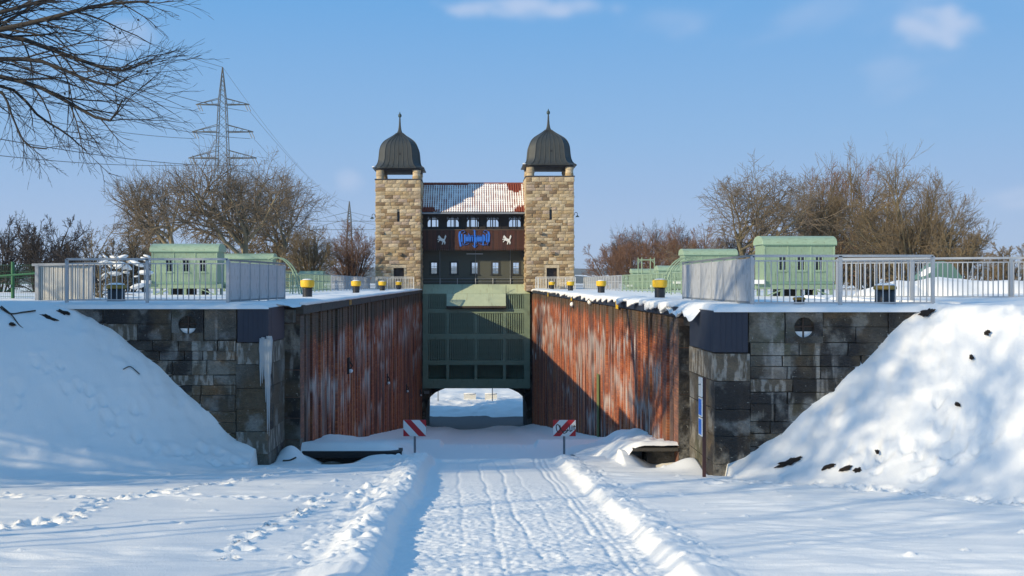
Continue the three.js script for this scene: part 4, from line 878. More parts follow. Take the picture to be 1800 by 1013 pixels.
function stoutBollard(x, y, d, r, h, label) {
  const t = thing('stout_bollard', label, 'bollard', [x, y, -d], 'stout black bollards by the wing walls');
  local('shaft', new THREE.LatheGeometry([[0, -.05], [r * 1.12, -.05], [r * .95, h * .25], [r * .92, h * .78], [0, h * .78]].map(p => new THREE.Vector2(...p)), 22), M.bollard, t);
  local('cap', new THREE.LatheGeometry([[0, h * .782], [r * 1.02, h * .782], [r * 1.1, h * .84], [r * 1.06, h * .95], [r * .8, h], [0, h]].map(p => new THREE.Vector2(...p)), 22), mat([.33, .20, .03], .6), t);
  local('snow', new THREE.SphereGeometry(r * .95, 14, 6, 0, Math.PI * 2, 0, Math.PI / 2).scale(1, .22, 1).translate(0, h, 0), M.snowSmooth, t);
}
stoutBollard(X(204, 27), .06, 27, .235, .50, 'stout black bollard behind the left bar railing');
stoutBollard(X(1405, 23.4), -.02, 23.4, .13, .30, 'small black bollard behind the right bar railing, beside the panel railing');
stoutBollard(X(1556, 24.6), .05, 24.6, .245, .50, 'stout black bollard behind the right bar railing, snow-dusted cap');

// ------------------------------------------------------------------ pale green valve houses beside the chamber
function valveHouse(x0, x1, d, top, label, gableSide) {
  const low = top < 2.1, w = x1 - x0, dep = 1.25, t = thing('valve_house', label, 'hut', [(x0 + x1) / 2, .05, -d - dep / 2], 'pale green valve houses');
  const hw = w / 2, H = top - .05, yb = low ? .36 : .62, ye = H - .33, zf = dep / 2;
  // body with recessed window openings
  const wins = [-.55, .05, .64].map(f => f * hw * .86), wy0 = yb + (low ? .22 : .42), wy1 = wy0 + (low ? .42 : .58), pr = (wy1 - wy0 - .06) / 3, g = [];
  let xa = -hw; for (const c of [...wins, null]) { const xb = c === null ? hw : c - .16; g.push(box(xa, xb, wy0, wy1, zf - .06, zf)); if (c !== null) xa = c + .16; }
  g.push(box(-hw, hw, yb, wy0, zf - .06, zf), box(-hw, hw, wy1, ye, zf - .06, zf));
  local('front_wall', g, M.greenLight, t);
  local('side_wall', box(-hw, -hw + .05, yb, ye, -zf, zf - .061), M.greenLight, t); local('side_wall', box(hw - .05, hw, yb, ye, -zf, zf - .061), M.greenLight, t);
  local('rear_wall', box(-hw + .05, hw - .05, yb, ye, -zf, -zf + .05), M.greenLight, t);
  local('floor', box(-hw + .02, hw - .02, yb - .10, yb - .002, -zf, zf - .01), M.greenDeep, t);
  const prof = []; for (let k = 0; k <= 14; k++) { const a = Math.PI * k / 14; prof.push([Math.cos(a) * (zf + .06), Math.pow(Math.sin(a), .7) * .36]); }
  const rg = extrude(prof, w + .12, .012); rg.rotateY(Math.PI / 2); rg.translate(-hw - .06, ye, 0);
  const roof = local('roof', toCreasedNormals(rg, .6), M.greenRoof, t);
  local('eave_strip', box(-hw - .06, hw + .06, ye - .035, ye - .002, zf + .005, zf + .07), M.greenDeep, roof);
  wins.forEach(c => {
    const wn = local('window', [box(c - .16, c - .13, wy0, wy1, zf - .05, zf + .012), box(c + .13, c + .16, wy0, wy1, zf - .05, zf + .012), box(c - .13, c + .13, wy1 - .03, wy1, zf - .05, zf + .012), box(c - .13, c + .13, wy0, wy0 + .03, zf - .05, zf + .012), box(c - .015, c + .015, wy0 + .03, wy1 - .03, zf - .045, zf - .01)], M.greenRoof, t);
    for (let r = 0; r < 3; r++) for (const s of [-1, 1]) local('pane', box(c + s * .073 - .056, c + s * .073 + .056, wy0 + .035 + r * pr, wy0 + .025 + (r + 1) * pr, zf - .055, zf - .04), M.glass, wn);
    local('sill', box(c - .2, c + .2, wy0 - .04, wy0 - .001, zf - .01, zf + .05), M.greenRoof, wn);
  });
  for (let k = 0; k < 22; k++) local('board_seam', box(lerp(-hw, hw, (k + .5) / 22) - .006, lerp(-hw, hw, (k + .5) / 22) + .006, yb + .01, wy0 - .045, zf + .0005, zf + .006), M.greenDeep, t);
  for (const f of [-1, -.33, .33, 1]) local('batten', box(f * (hw - .03) - .025, f * (hw - .03) + .025, yb, ye - .04, zf + .001, zf + .02), M.greenRoof, t);
  // carrying frame
  local('frame_beam', box(-hw - .3, hw + .2, yb - (low ? .2 : .30), yb - .103, zf - .2, zf - .05), M.greenLight, t); local('frame_beam', box(-hw - .3, hw + .2, yb - (low ? .2 : .30), yb - .103, -zf + .05, -zf + .2), M.greenLight, t);
  for (let k = 0; k < 5; k++) for (const s of [-1, 1]) { const px = lerp(-hw + .1, hw - .1, k / 4); local('leg', box(px - .06, px + .06, 0, yb - (low ? .201 : .301), s * (zf - .12) - .05, s * (zf - .12) + .05), M.greenLight, t); }
  for (const s of [-1, 1]) local('brace', beam([s * hw * .9, .05, zf - .10], [s * hw * .45, yb - .32, zf - .10], .05, .05), M.greenLight, t);
  local('snow_ledge', box(-hw - .42, -hw - .0, yb - .10, yb + .06, -zf + .1, zf + .12), M.snowSmooth, t);
  local('machinery', [box(-hw * .5, hw * .2, .0, yb - (low ? .21 : .31), -.3, .25), new THREE.CylinderGeometry(low ? .08 : .15, low ? .08 : .15, .5, 12).rotateX(Math.PI / 2).translate(hw * .5, .15, 0)], M.black, t);
  return t;
}
valveHouse(X(266, 45), X(382, 45), 45, 2.33, 'pale green valve house left of the chamber, behind the bar railing');
valveHouse(X(390, 66), X(479, 66), 66, 2.5, 'pale green valve house left of the chamber, roof showing over the panel railing');
valveHouse(X(527, 85), X(566, 85), 85, 1.55 + .05, 'small far pale green valve house left of the chamber, nearest the left tower');
valveHouse(X(1343, 40), X(1468, 40), 40, 2.44, 'pale green valve house right of the chamber, behind the bar railing');
valveHouse(X(1203, 57.5), X(1295, 57.5), 57.5, 2.52, 'pale green valve house right of the chamber, roof showing over the panel railing');
valveHouse(X(1158, 74), X(1215, 74), 74, 1.85, 'low pale green valve house right of the chamber, third along');
valveHouse(X(1112, 88), X(1157, 88), 88, 1.82, 'low pale green valve house right of the chamber, nearest the right tower');
// curved ladder guards
function ladderGuard(x, d, dir, label) {
  const t = thing('ladder_guard', label, 'handrail', [x, .05, -d], 'curved pale green ladder guards');
  for (const s of [0, .75]) local('hoop', pipe([[0, 0, -s], [dir * .15, .75, -s], [dir * .45, 1.35, -s], [dir * .85, 1.68, -s], [dir * 1.2, 1.72, -s], [dir * 1.45, 1.62, -s]], .035, 6, 24), M.greenLight, t);
  for (const [a, b] of [[.3, .45], [1.0, 1.25]]) local('upright', bar([dir * a, 0, 0], [dir * a, 1 + a * .55, 0], .03), M.greenLight, t);
  for (const h of [.45, .95]) local('rung', bar([dir * .1, h, 0], [dir * .1, h, -.75], .022), M.greenLight, t);
  for (const h of [.35, .75, 1.1]) local('rail', bar([dir * .1, h, 0], [dir * 1.45, h, 0], .02), M.greenLight, t);
}
ladderGuard(X(1168, 46), 46, 1, 'curved pale green ladder guard behind the right nearest bollard');
ladderGuard(X(1176, 52), 52, 1, 'curved pale green ladder guard right of the chamber, the farther of two');
ladderGuard(X(526, 47), 47, -1, 'curved pale green ladder guard beside the left panel railing');
{ // little gantry over the right-hand valve gear
  const d = 84, t = thing('valve_gantry', 'small pale green open frame rising above the low valve houses', 'gantry', [X(1137, d), 1.0, -d]);
  for (const u of [1122, 1128.5, 1143.5, 1150.5]) part('upright', bar([X(u, d), .1, -d], [X(u, d), Y(453, d), -d], .05), M.greenLight, t);
  part('cross_bar', beam([X(1121, d), Y(457, d), -d], [X(1151, d), Y(457, d), -d], .07, .1), M.greenLight, t);
  for (const [a, b] of [[1122.5, 1127], [1150, 1145]]) part('brace', beam([X(a, d), Y(462, d), -d], [X(b, d), Y(458, d), -d], .05, .06), M.greenLight, t);
}
{ // weathered green engine cover behind the right railing
  const d = 34, x0 = X(1615, d), x1 = X(1680, d), mx = (x0 + x1) / 2, t = thing('engine_cover', 'weathered teal metal engine cover with a sloping top, behind the right railing', 'machine', [mx, .1, -d]);
  const teal = mat([.10, .19, .15], .6), hw = (x1 - x0) / 2;
  local('roof', toCreasedNormals(extrude([[-hw - .05, .62], [hw + .05, .62], [hw * .45, 1.12], [0, 1.22], [-hw * .3, 1.1]], 1.0, .01).translate(0, 0, -.5), .4), teal, t);
  local('body', box(-hw, hw, .3, .618, -.45, .45), mat([.05, .075, .07], .6), t);
  for (const s of [-1, 1]) local('leg', box(s * hw * .8 - .06, s * hw * .8 + .06, -.05, .298, -.35, .35), teal, t);
  local('snow', new THREE.SphereGeometry(.5, 14, 7).scale(.5, .10, .8).rotateZ(.75).translate(-hw * .62, .88, .1), M.snowSmooth, t);
  for (const [ux, r, h] of [[1590, 1.5, .55], [1655, 1.8, .5], [1700, 2.2, .75], [1610, 1.2, .62]]) { const g = new THREE.SphereGeometry(1, 24, 10, 0, Math.PI * 2, 0, Math.PI / 2), p = g.attributes.position; for (let i = 0; i < p.count; i++) { const n = .75 + .5 * fbm(p.getX(i) * 2 + ux, p.getZ(i) * 2, 3); p.setXYZ(i, p.getX(i) * r * n, p.getY(i) * h * n, p.getZ(i) * r * .8 * n); } g.computeVertexNormals(); g.translate(X(ux, 32), .02, -32.3); structure('snow_heap', g, M.snow); }
}
{ // green mesh fence at the left edge
  const t = thing('mesh_fence', 'dark green wire mesh fence at the left edge, above the bank', 'fence', [X(10, 31), .1, -31]);
  const x0 = X(-160, 31), x1 = X(60, 31);
  for (const u of [-140, -60, 22]) part('post', bar([X(u, 31), -.1, -31], [X(u, 31), 1.25, -31], .05), M.greenFence, t);
  const v = []; for (let x = x0; x < x1; x += .055) v.push(bar([x, .12, -31], [x, 1.15, -31], .004, 3)); for (let y = .2; y <= 1.15; y += .19) v.push(bar([x0, y, -31], [x1, y, -31], .006, 3));
  part('wires', v, M.greenFence, t).userData.kind = 'stuff';
  part('barrier_arm', bar([X(-160, 30.5), .62, -30.6], [X(64, 30.5), .90, -30.6], .035), M.greenFence, t);
}

// ------------------------------------------------------------------ signs
function stripeBoard(u, base, d, mirror, label, scrawl) {
  const w = 40 * d / F, h = 28.5 * d / F, y0 = Y(767, d), t = thing('stripe_board', label, 'sign', [X(u, d), base, -d], 'red and white striped barrier boards');
  const cv = document.createElement('canvas'); cv.width = 256; cv.height = 184; const c = cv.getContext('2d');
  c.fillStyle = '#dcdcda'; c.fillRect(0, 0, 256, 184); c.fillStyle = '#b3121f';
  c.save(); if (mirror) { c.translate(256, 0); c.scale(-1, 1); }
  for (const k of [-185, -5, 172]) { c.beginPath(); c.moveTo(k + 10, 0); c.lineTo(k + 92, 0); c.lineTo(k + 92 + 170, 184); c.lineTo(k + 10 + 170, 184); c.fill(); }
  c.restore();
  if (scrawl) { c.strokeStyle = '#101010'; c.lineWidth = 10; c.beginPath(); c.ellipse(58, 96, 20, 46, -.2, 0, 6.3); c.stroke(); c.beginPath(); c.moveTo(78, 60); c.quadraticCurveTo(88, 120, 120, 150); c.quadraticCurveTo(160, 150, 168, 100); c.stroke(); c.beginPath(); c.moveTo(112, 130); c.lineTo(180, 116); c.stroke(); c.beginPath(); c.moveTo(186, 60); c.lineTo(192, 128); c.lineTo(214, 120); c.lineTo(214, 60); c.stroke(); c.beginPath(); c.moveTo(238, 54); c.lineTo(236, 112); c.moveTo(224, 78); c.lineTo(254, 72); c.stroke(); }
  const tx = new THREE.CanvasTexture(cv); tx.colorSpace = THREE.SRGBColorSpace;
  const face = new THREE.PlaneGeometry(w, h); face.translate(0, y0 + h / 2 - base, .024);
  const board = local('board', box(-w / 2, w / 2, y0 - base, y0 + h - base, -.02, .02), M.signRed, t);
  local('print', face, new THREE.MeshStandardMaterial({ map: tx, roughness: .4 }), board);
  local('post', bar([0, -.25, -.05], [0, y0 + h * .9 - base, -.05], .035, 8), M.galvDark, t);
}
stripeBoard(729, rampHeight(X(729, 31), 31), 31, false, 'red and white striped barrier board left of the snowy way');
stripeBoard(992, rampHeight(X(992, 31), 31), 31, true, 'red and white striped barrier board with black scrawl, right of the snowy way', true);
{
  const d = 22.2, x = X(1238, d), gy = groundAt(x, d), t = thing('sign_post', 'tall red-brown steel post with edge-on blue sign plates', 'sign', [x, gy, -d], undefined, 0);
  local('post', box(-.033, .033, -.3, Y(664, d) - gy, -.033, .033), mat([.045, .016, .014], .6), t);
  for (const [v0, v1, m] of [[664, 698, M.signWhite], [700, 733, M.blue], [735, 767, M.blue]]) {
    const y0 = Y(v1, d) - gy, y1 = Y(v0, d) - gy, p = local('plate', box(-.01, .01, y0, y1, -.27, .02).rotateY(.02).translate(-.06, 0, .05), M.signWhite, t);
    if (m === M.blue) local('plate_face', box(.0105, .013, y0 + .03, y1 - .03, -.25, -.0).rotateY(.02).translate(-.06, 0, .05), m, p);
    if (m === M.blue) local('plate_face', box(-.013, -.0105, y0 + .03, y1 - .03, -.25, -.0).rotateY(.02).translate(-.06, 0, .05), m, p);
  }
  local('bracket', bar([-.12, Y(676, d) - gy, 0], [0, Y(676, d) - gy, 0], .015), M.galvDark, t);
}

// ------------------------------------------------------------------ trees
function growth(o) {
  const R = rng(o.seed), big = { p: [], n: [], i: [] }, small = { p: [], n: [], i: [] };
  const v1 = new THREE.Vector3(), v2 = new THREE.Vector3(), up = new THREE.Vector3(0, 1, 0);
  function tube(b, pts, r0, r1, sides) {
    const a = new THREE.Vector3(), c = new THREE.Vector3(), base = b.p.length / 3, n = pts.length;
    for (let k = 0; k < n; k++) {
      const dir = v1.copy(pts[Math.min(k + 1, n - 1)]).sub(pts[Math.max(k - 1, 0)]).normalize();
      if (k === 0) a.set(dir.y, dir.z, -dir.x + .01).cross(dir).normalize(); else a.addScaledVector(dir, -a.dot(dir)).normalize();
      c.crossVectors(dir, a);
      const r = lerp(r0, r1, k / (n - 1));
      for (let s = 0; s < sides; s++) { const t = s / sides * 6.28318, x = Math.cos(t), y = Math.sin(t); const nx = a.x * x + c.x * y, ny = a.y * x + c.y * y, nz = a.z * x + c.z * y; b.p.push(pts[k].x + nx * r, pts[k].y + ny * r, pts[k].z + nz * r); b.n.push(nx, ny, nz); }
      if (k) for (let s = 0; s < sides; s++) { const q = base + (k - 1) * sides, e = (s + 1) % sides; b.i.push(q + s, q + e, q + sides + e, q + s, q + sides + e, q + sides + s); }
    }
  }
  function branch(p, dir, len, r, lv) {
    const nseg = lv >= o.levels && !o.fine ? 1 : [7, 6, 5, 3, 2, 2][lv], pts = [p.clone()], q = p.clone(), dd = dir.clone(), step = len / nseg, dirs = [dd.clone()];
    for (let k = 0; k < nseg; k++) {
      const w = o.wob[Math.min(lv, o.wob.length - 1)];
      dd.x += (R() - .5) * w; dd.y += (R() - .5) * w + o.up[Math.min(lv, o.up.length - 1)] * (k / nseg + .3); dd.z += (R() - .5) * w;
      if (o.droop && lv >= o.droopFrom) dd.y -= o.droop * (k / nseg);
      dd.normalize(); q.addScaledVector(dd, step); pts.push(q.clone()); dirs.push(dd.clone());
    }
    const last = lv >= o.levels, tipR = last ? Math.max(o.minR * .6, r * .4) : r * .42;
    tube(lv <= 1 ? big : small, pts, r, tipR, [8, 6, 4, 3, 3, 3][lv]);
    if (last) return;
    const n = Math.round(o.n[lv] * (.8 + .4 * R()));
    for (let k = 0; k < n; k++) {
      const t = k === n - 1 ? 1 : lerp(o.from[lv], 1, (k + R() * .9) / n), f = t * nseg, i = Math.min(nseg - 1, Math.floor(f)), at = pts[i].clone().lerp(pts[i + 1], f - i);
      const base = dirs[i + 1], ang = (k === n - 1 ? .25 : 1) * (o.ang[lv] + (R() - .5) * .5), az = R() * 6.283 + k * 2.4;
      v2.copy(Math.abs(base.y) > .9 ? new THREE.Vector3(1, 0, 0) : up).cross(base).normalize();
      const side = v2.clone().applyAxisAngle(base, az), nd = base.clone().multiplyScalar(Math.cos(ang)).addScaledVector(side, Math.sin(ang)).normalize();
      const l = len * o.ratio[lv] * (1 - .45 * t * o.taper) * (k === n - 1 ? .6 : 1) * (.75 + .5 * R()), rr = Math.max(o.minR, lerp(r, tipR, t) * (.52 + .25 * R()));
      branch(at, nd, l, rr, lv + 1);
    }
  }
  const stems = o.stems ?? 1;
  for (let s = 0; s < stems; s++) {
    const a = s * 2.39996 + R() * .6, f = stems > 1 ? Math.sqrt((s + .5) / stems) : 1, lean = (o.lean ?? 0) * f * 1.25, sp = (o.spread ?? 0) * f;
    const dir = new THREE.Vector3((o.leanX ?? 0) + Math.cos(a) * lean, 1, (o.leanZ ?? 0) + Math.sin(a) * lean).normalize();
    branch(new THREE.Vector3(Math.cos(a) * sp, -.3, Math.sin(a) * sp), dir, o.trunk * (.9 + .2 * R()) * (stems > 1 ? 1.12 - .38 * f * f : 1), o.r * (.8 + .4 * R()), 0);
  }
  for (const l of o.limbs ?? []) {
    const c = new THREE.CatmullRomCurve3(l.pts.map(p => new THREE.Vector3(...p))), pts = c.getPoints(12); tube(big, pts, l.r, l.r * .25, 6);
    const n = l.n ?? 14; for (let k = 0; k < n; k++) { const t = lerp(.02, 1, (k + R() * .8) / n), at = c.getPoint(t), base = c.getTangent(t), side = new THREE.Vector3(0, 1, 0).cross(base).normalize().applyAxisAngle(base, R() * 6.283), ang = .25 + .42 * R(); branch(at, base.clone().multiplyScalar(Math.cos(ang)).addScaledVector(side, Math.sin(ang)).normalize(), (l.len ?? 1.6) * (1 - .5 * t) * (.6 + .8 * R()), Math.max(o.minR, l.r * lerp(1, .3, t) * .45), 2); }
  }
  const geo = b => { const g = new THREE.BufferGeometry(); g.setAttribute('position', new THREE.Float32BufferAttribute(b.p, 3)); g.setAttribute('normal', new THREE.Float32BufferAttribute(b.n, 3)); g.setAttribute('uv', new THREE.Float32BufferAttribute(new Float32Array(b.p.length / 3 * 2), 2)); g.setIndex(b.i); return g; };
  return { trunk: geo(big), crown: geo(small), tris: (big.i.length + small.i.length) / 3 };
}
const bark = { plane: mat([.23, .19, .12], .9), planeTwig: mat([.175, .135, .09], .9), olive: mat([.17, .14, .08], .9), oliveTwig: mat([.175, .13, .075], .9), red: mat([.14, .09, .06], .9), redTwig: mat([.20, .105, .06], .9), dark: mat([.040, .034, .030], .9), darkTwig: mat([.052, .042, .038], .9), near: mat([.035, .030, .026], .9), nearTwig: mat([.032, .027, .024], .9) };
const KIND = {
  plane: { levels: 4, n: [8, 7, 7, 6], from: [.40, .2, .15, .1], ang: [.80, .80, .85, .9], ratio: [1.10, .70, .62, .52], up: [.05, .05, .06, .05, .04], wob: [.22, .5, .65, .75, .8], taper: .55, minR: .0105 },
  dense: { levels: 4, n: [5, 6, 6, 4], from: [.15, .15, .15, .1], ang: [.55, .65, .7, .7], ratio: [.68, .62, .60, .58], up: [.03, .05, .06, .05, .05], wob: [.18, .35, .45, .5, .5], taper: .55, minR: .0095, stems: 8, lean: .42, spread: .25 },
  thicket: { levels: 3, n: [8, 9, 8], from: [.1, .12, .1], ang: [.7, .75, .8], ratio: [.62, .55, .55], up: [.03, .05, .05, .05], wob: [.3, .5, .7, .8], taper: .9, minR: .010, stems: 7, lean: .6, spread: .4 },
};
let totalTris = 0;
const grown = {};
// grows a tree and stretches it to its real height and width; a seed used before shares its geometry
function tree(name, kind, over, woods, label, category, pos, group, turn, height, width) {
  const key = kind + over.seed;
  if (!grown[key]) {
    const g = growth({ ...KIND[kind], ...over }); totalTris += g.tris;
    const b = new THREE.Box3().setFromBufferAttribute(g.crown.attributes.position);
    grown[key] = { ...g, h: b.max.y, w: Math.max(b.max.x - b.min.x, b.max.z - b.min.z) * .5 + Math.min(b.max.x - b.min.x, b.max.z - b.min.z) * .5 };
  }
  const g = grown[key], t = thing(name, label, category, pos, group, turn);
  t.scale.set(width / g.w * 1.06, height / g.h * 1.09, width / g.w * 1.06);
  local('trunk', g.trunk, bark[woods[0]], t); local('crown', g.crown, bark[woods[1]], t);
  return t;
}
const at = (u, d, y = .0) => [X(u, d), y, -d];
// a tree standing at pixel u and depth d whose crown spans that many pixels and tops out at pixel row v
const grow = (name, kind, over, woods, label, category, u, d, v, wpx, group, turn = 0) => tree(name, kind, over, woods, label, category, at(u, d), group, turn, Y(v, d), wpx * d / F);
const LT = 'bare trees behind the left railings', LS = 'bare shrubs left of the gate', LE = 'dark bushes at the left edge', RT = 'bare trees behind the right railings', RE = 'low bushes at the right edge';
grow('plane_tree', 'plane', { seed: 102, trunk: 4.2, r: .26, leanX: -.30, n: [9, 8, 8, 7], from: [.5, .2, .15, .1] }, ['plane', 'planeTwig'], 'bare plane tree leaning left, behind the left valve house', 'tree', 322, 78, 282, 270, LT);
grow('plane_tree', 'plane', { seed: 207, trunk: 5.2, r: .28, leanX: .05, n: [10, 8, 8, 7], from: [.45, .2, .15, .1] }, ['plane', 'planeTwig'], 'tall bare plane tree in front of the pylon', 'tree', 421, 70, 262, 290, LT, 1.2);
grow('plane_tree', 'plane', { seed: 311, trunk: 4.2, r: .22, leanX: .30, n: [9, 8, 8, 6], from: [.45, .2, .15, .1] }, ['plane', 'planeTwig'], 'bare spreading tree right of the pylon, leaning right', 'tree', 478, 90, 286, 240, LT, .4);
grow('round_shrub', 'dense', { seed: 401, trunk: 3.1, r: .09, stems: 9, lean: .5 }, ['olive', 'oliveTwig'], 'low olive-brown shrub between the leaning tree and the round reddish one', 'shrub', 545, 88, 398, 120, LS);
grow('round_shrub', 'dense', { seed: 402, trunk: 3.9, r: .10, stems: 11, lean: .42 }, ['red', 'redTwig'], 'round reddish-brown bare shrub against the left tower', 'shrub', 617, 104, 386, 130, LS);
grow('dark_tree', 'thicket', { seed: 501, trunk: 2.6, r: .07, stems: 9 }, ['dark', 'darkTwig'], 'dark twiggy hawthorn above the corrugated screen', 'tree', 78, 58, 379, 140, LE);
grow('dark_tree', 'thicket', { seed: 502, trunk: 2.4, r: .06 }, ['dark', 'darkTwig'], 'dark twiggy bush cut by the left edge of the view', 'tree', -2, 60, 388, 130, LE);
grow('young_tree', 'plane', { seed: 503, trunk: 1.5, r: .09, n: [7, 6, 5, 4], ratio: [1.1, .6, .5, .5] }, ['plane', 'planeTwig'], 'small pale bare tree right of the dark hawthorn', 'tree', 172, 66, 389, 95, LE);
grow('dark_tree', 'thicket', { seed: 504, trunk: 1.9, r: .06 }, ['dark', 'oliveTwig'], 'low brown bush behind the snow-laden branches', 'shrub', 228, 60, 412, 130, LE);
grow('dark_tree', 'thicket', { seed: 502, trunk: 1.5, r: .05 }, ['dark', 'darkTwig'], 'low dark bush behind the corrugated screen', 'shrub', 130, 54, 432, 150, LE, 1.9);
grow('dark_tree', 'thicket', { seed: 504 }, ['olive', 'oliveTwig'], 'low olive thicket between the two left valve houses', 'shrub', 468, 92, 404, 150, LS, 2.2);
grow('dark_tree', 'thicket', { seed: 501 }, ['olive', 'oliveTwig'], 'low olive thicket behind the near left valve house', 'shrub', 330, 96, 405, 190, LS, 1);
grow('plane_tree', 'plane', { seed: 311 }, ['olive', 'planeTwig'], 'bare tree with long limbs reaching left, behind the right valve house', 'tree', 1325, 80, 288, 300, RT, 3.6);
grow('plane_tree', 'plane', { seed: 602, trunk: 3.5, r: .22, leanX: -.1, n: [9, 8, 8, 6] }, ['olive', 'oliveTwig'], 'bare tree above the near right valve house', 'tree', 1415, 84, 288, 170, RT, 2);
grow('plane_tree', 'plane', { seed: 603, trunk: 4.7, r: .25, leanX: .02, n: [9, 8, 7, 6] }, ['olive', 'oliveTwig'], 'tallest bare tree behind the right railings', 'tree', 1512, 82, 253, 150, RT, 3.1);
grow('willow_tree', 'dense', { seed: 604, trunk: 4.6, r: .12, stems: 17, lean: .8, n: [6, 6, 5, 4] }, ['olive', 'oliveTwig'], 'broad fan-shaped bare willow at the far right', 'tree', 1612, 76, 264, 270, RT);
grow('willow_tree', 'dense', { seed: 605, trunk: 4.2, r: .11, stems: 12, lean: .7, n: [5, 5, 6, 4] }, ['olive', 'redTwig'], 'bushy bare tree between the tallest tree and the willow', 'tree', 1465, 92, 300, 170, RT);
grow('dark_tree', 'thicket', { seed: 606, trunk: 2.1, r: .06, stems: 8 }, ['olive', 'oliveTwig'], 'low tangled bush beneath the willow', 'shrub', 1690, 70, 398, 150, RE);
grow('dark_tree', 'thicket', { seed: 504 }, ['dark', 'oliveTwig'], 'low bush at the right edge behind the long railing', 'shrub', 1788, 66, 430, 120, RE, 4);
grow('dark_tree', 'thicket', { seed: 606 }, ['olive', 'oliveTwig'], 'olive thicket behind the near right valve house', 'shrub', 1395, 98, 390, 200, RE, 1.1);
grow('dark_tree', 'thicket', { seed: 501 }, ['olive', 'oliveTwig'], 'olive thicket left of the willow trunk', 'shrub', 1540, 96, 380, 210, RE, 2.6);
[[1078, 128, 408, 701, 'leftmost', .5], [1116, 122, 402, 701, 'second from the left', 1.6], [1156, 118, 398, 701, 'third from the left', 2.5], [1200, 112, 394, 701, 'fourth from the left', 3.9], [1250, 108, 392, 701, 'fifth from the left', 4.4], [1300, 104, 388, 701, 'rightmost', 5.2]].forEach(([u, d, v, s, w, r]) =>
  grow('hedge_shrub', 'dense', { seed: s, trunk: 3.4, r: .07, stems: 8, lean: .55, n: [5, 5, 5, 4] }, ['red', 'redTwig'], `rust-brown bare shrub in the row right of the right tower, ${w}`, 'shrub', u, d, v, 105, 'rust-brown shrubs right of the gate', r));
[[1105, 170, 397, 602, 'left'], [1150, 165, 391, 603, 'middle'], [1205, 160, 385, 602, 'right']].forEach(([u, d, v, s, w]) => grow('distant_tree', 'plane', { seed: s }, ['dark', 'darkTwig'], `dark distant tree top rising over the rust-brown shrubs, ${w} of three`, 'tree', u, d, v, 80, 'distant trees over the shrubs', s));
// the plane tree whose branches hang into the upper left corner; its trunk stands left of the view
{
  const pos = [-15.5, 0, -19.5], D = 19, P = (u, v, d = D) => [X(u > 0 ? u * .86 : u, d) - pos[0], Y(v, d), -d - pos[2]];
  const crotch = [0, 5.0, 0], mk = (r, n, len, ...pts) => ({ r, n, len, pts: [crotch, ...pts] });
  const limbs = [
    mk(0.062, 16, 1.88, P(-150, 60, 18.5), P(0, 22, 18.2), P(120, -6, 18.2), P(230, -25, 18.4)),
    mk(0.074, 21, 1.75, P(-150, 75), P(0, 52), P(110, 30, 18.6), P(210, 8, 18.4), P(305, 2, 18.4)),
    mk(0.068, 21, 1.75, P(-150, 95, 20), P(0, 62, 20), P(95, 84, 19.8), P(185, 112, 19.6), P(250, 124, 19.4), P(302, 108, 19.4)),
    mk(0.056, 18, 1.62, P(-150, 115, 18.4), P(0, 104, 18.4), P(85, 108, 18.4), P(165, 136, 18.4), P(232, 150, 18.4), P(262, 135, 18.4)),
    mk(0.062, 19, 1.62, P(-150, 120, 19.6), P(0, 135, 19.6), P(85, 155, 19.4), P(160, 190, 19.2), P(225, 212, 19), P(250, 175, 19)),
    mk(0.043, 14, 1.50, P(-130, 140, 20.4), P(20, 155, 20.4), P(80, 205, 20.2), P(135, 235, 20), P(175, 265, 20)),
    mk(0.037, 13, 1.38, P(-130, 150, 18.8), P(0, 160, 18.8), P(25, 205, 18.8), P(55, 255, 18.8), P(95, 262, 18.8)),
    mk(0.068, 17, 1.88, P(-150, 20, 20), P(0, 5, 20), P(90, -30, 20), P(200, -50, 20)),
    { r: .2, n: 26, len: 2.6, pts: [crotch, [-2, 7, 1.5], [-4.5, 8.6, 3], [-7, 9.2, 4]] }, { r: .2, n: 26, len: 2.6, pts: [crotch, [.5, 7.5, -2], [1, 9.5, -4.5], [1.5, 10.4, -7]] }, { r: .22, n: 30, len: 2.8, pts: [crotch, [0, 7.4, 1], [.8, 9.8, 1.4], [1.5, 12.4, 1.2]] }, { r: .2, n: 26, len: 2.6, pts: [crotch, [1, 7.0, 2.2], [2.6, 8.8, 4.6], [3.6, 9.6, 7]] },
  ];
  const g = growth({ ...KIND.plane, seed: 907, trunk: 5.4, r: .36, levels: 4, fine: true, n: [0, 5, 5, 3], stems: 1, up: [0, 0, -.02, .05, .10], wob: [.08, .2, .30, .36, .45], ang: [.6, .5, .48, .55], ratio: [.5, .5, .60, .55], minR: .0042, droop: .05, droopFrom: 2, limbs });
  totalTris += g.tris;
  const t = thing('overhanging_plane_tree', 'near plane tree with drooping bare branches hanging into the upper left corner', 'tree', pos);
  local('trunk', g.trunk, bark.near, t); local('crown', g.crown, bark.nearTwig, t);
  globalThis.leaningTree = t;
  // a few seed balls hang from the outer twigs
  for (const [u, v] of [[302, 112], [309, 111], [301, 125], [300, 130], [282, 35], [245, 158 - 100], [132, 165], [234, 50]]) local('seed_ball', new THREE.SphereGeometry(.022, 8, 6).translate(...P(u, v)), bark.near, t);
}
// the row of trees on the left bank, outside the picture, whose shade lies over the near snow
[[-21.5, 15.5, 701, .2, 9, 10], [-28, 15, 701, 1.7, 12, 11], [-17, 21, 701, 4.4, 7, 8]].forEach(([x, d, s, r, h, w], k) => tree('bank_tree', 'dense', { seed: s }, ['dark', 'darkTwig'], `bushy bare tree on the left bank outside the view, ${['first', 'second', 'third'][k]} of the row`, 'tree', [x, 0, -d], 'trees on the left bank', r, h, w));
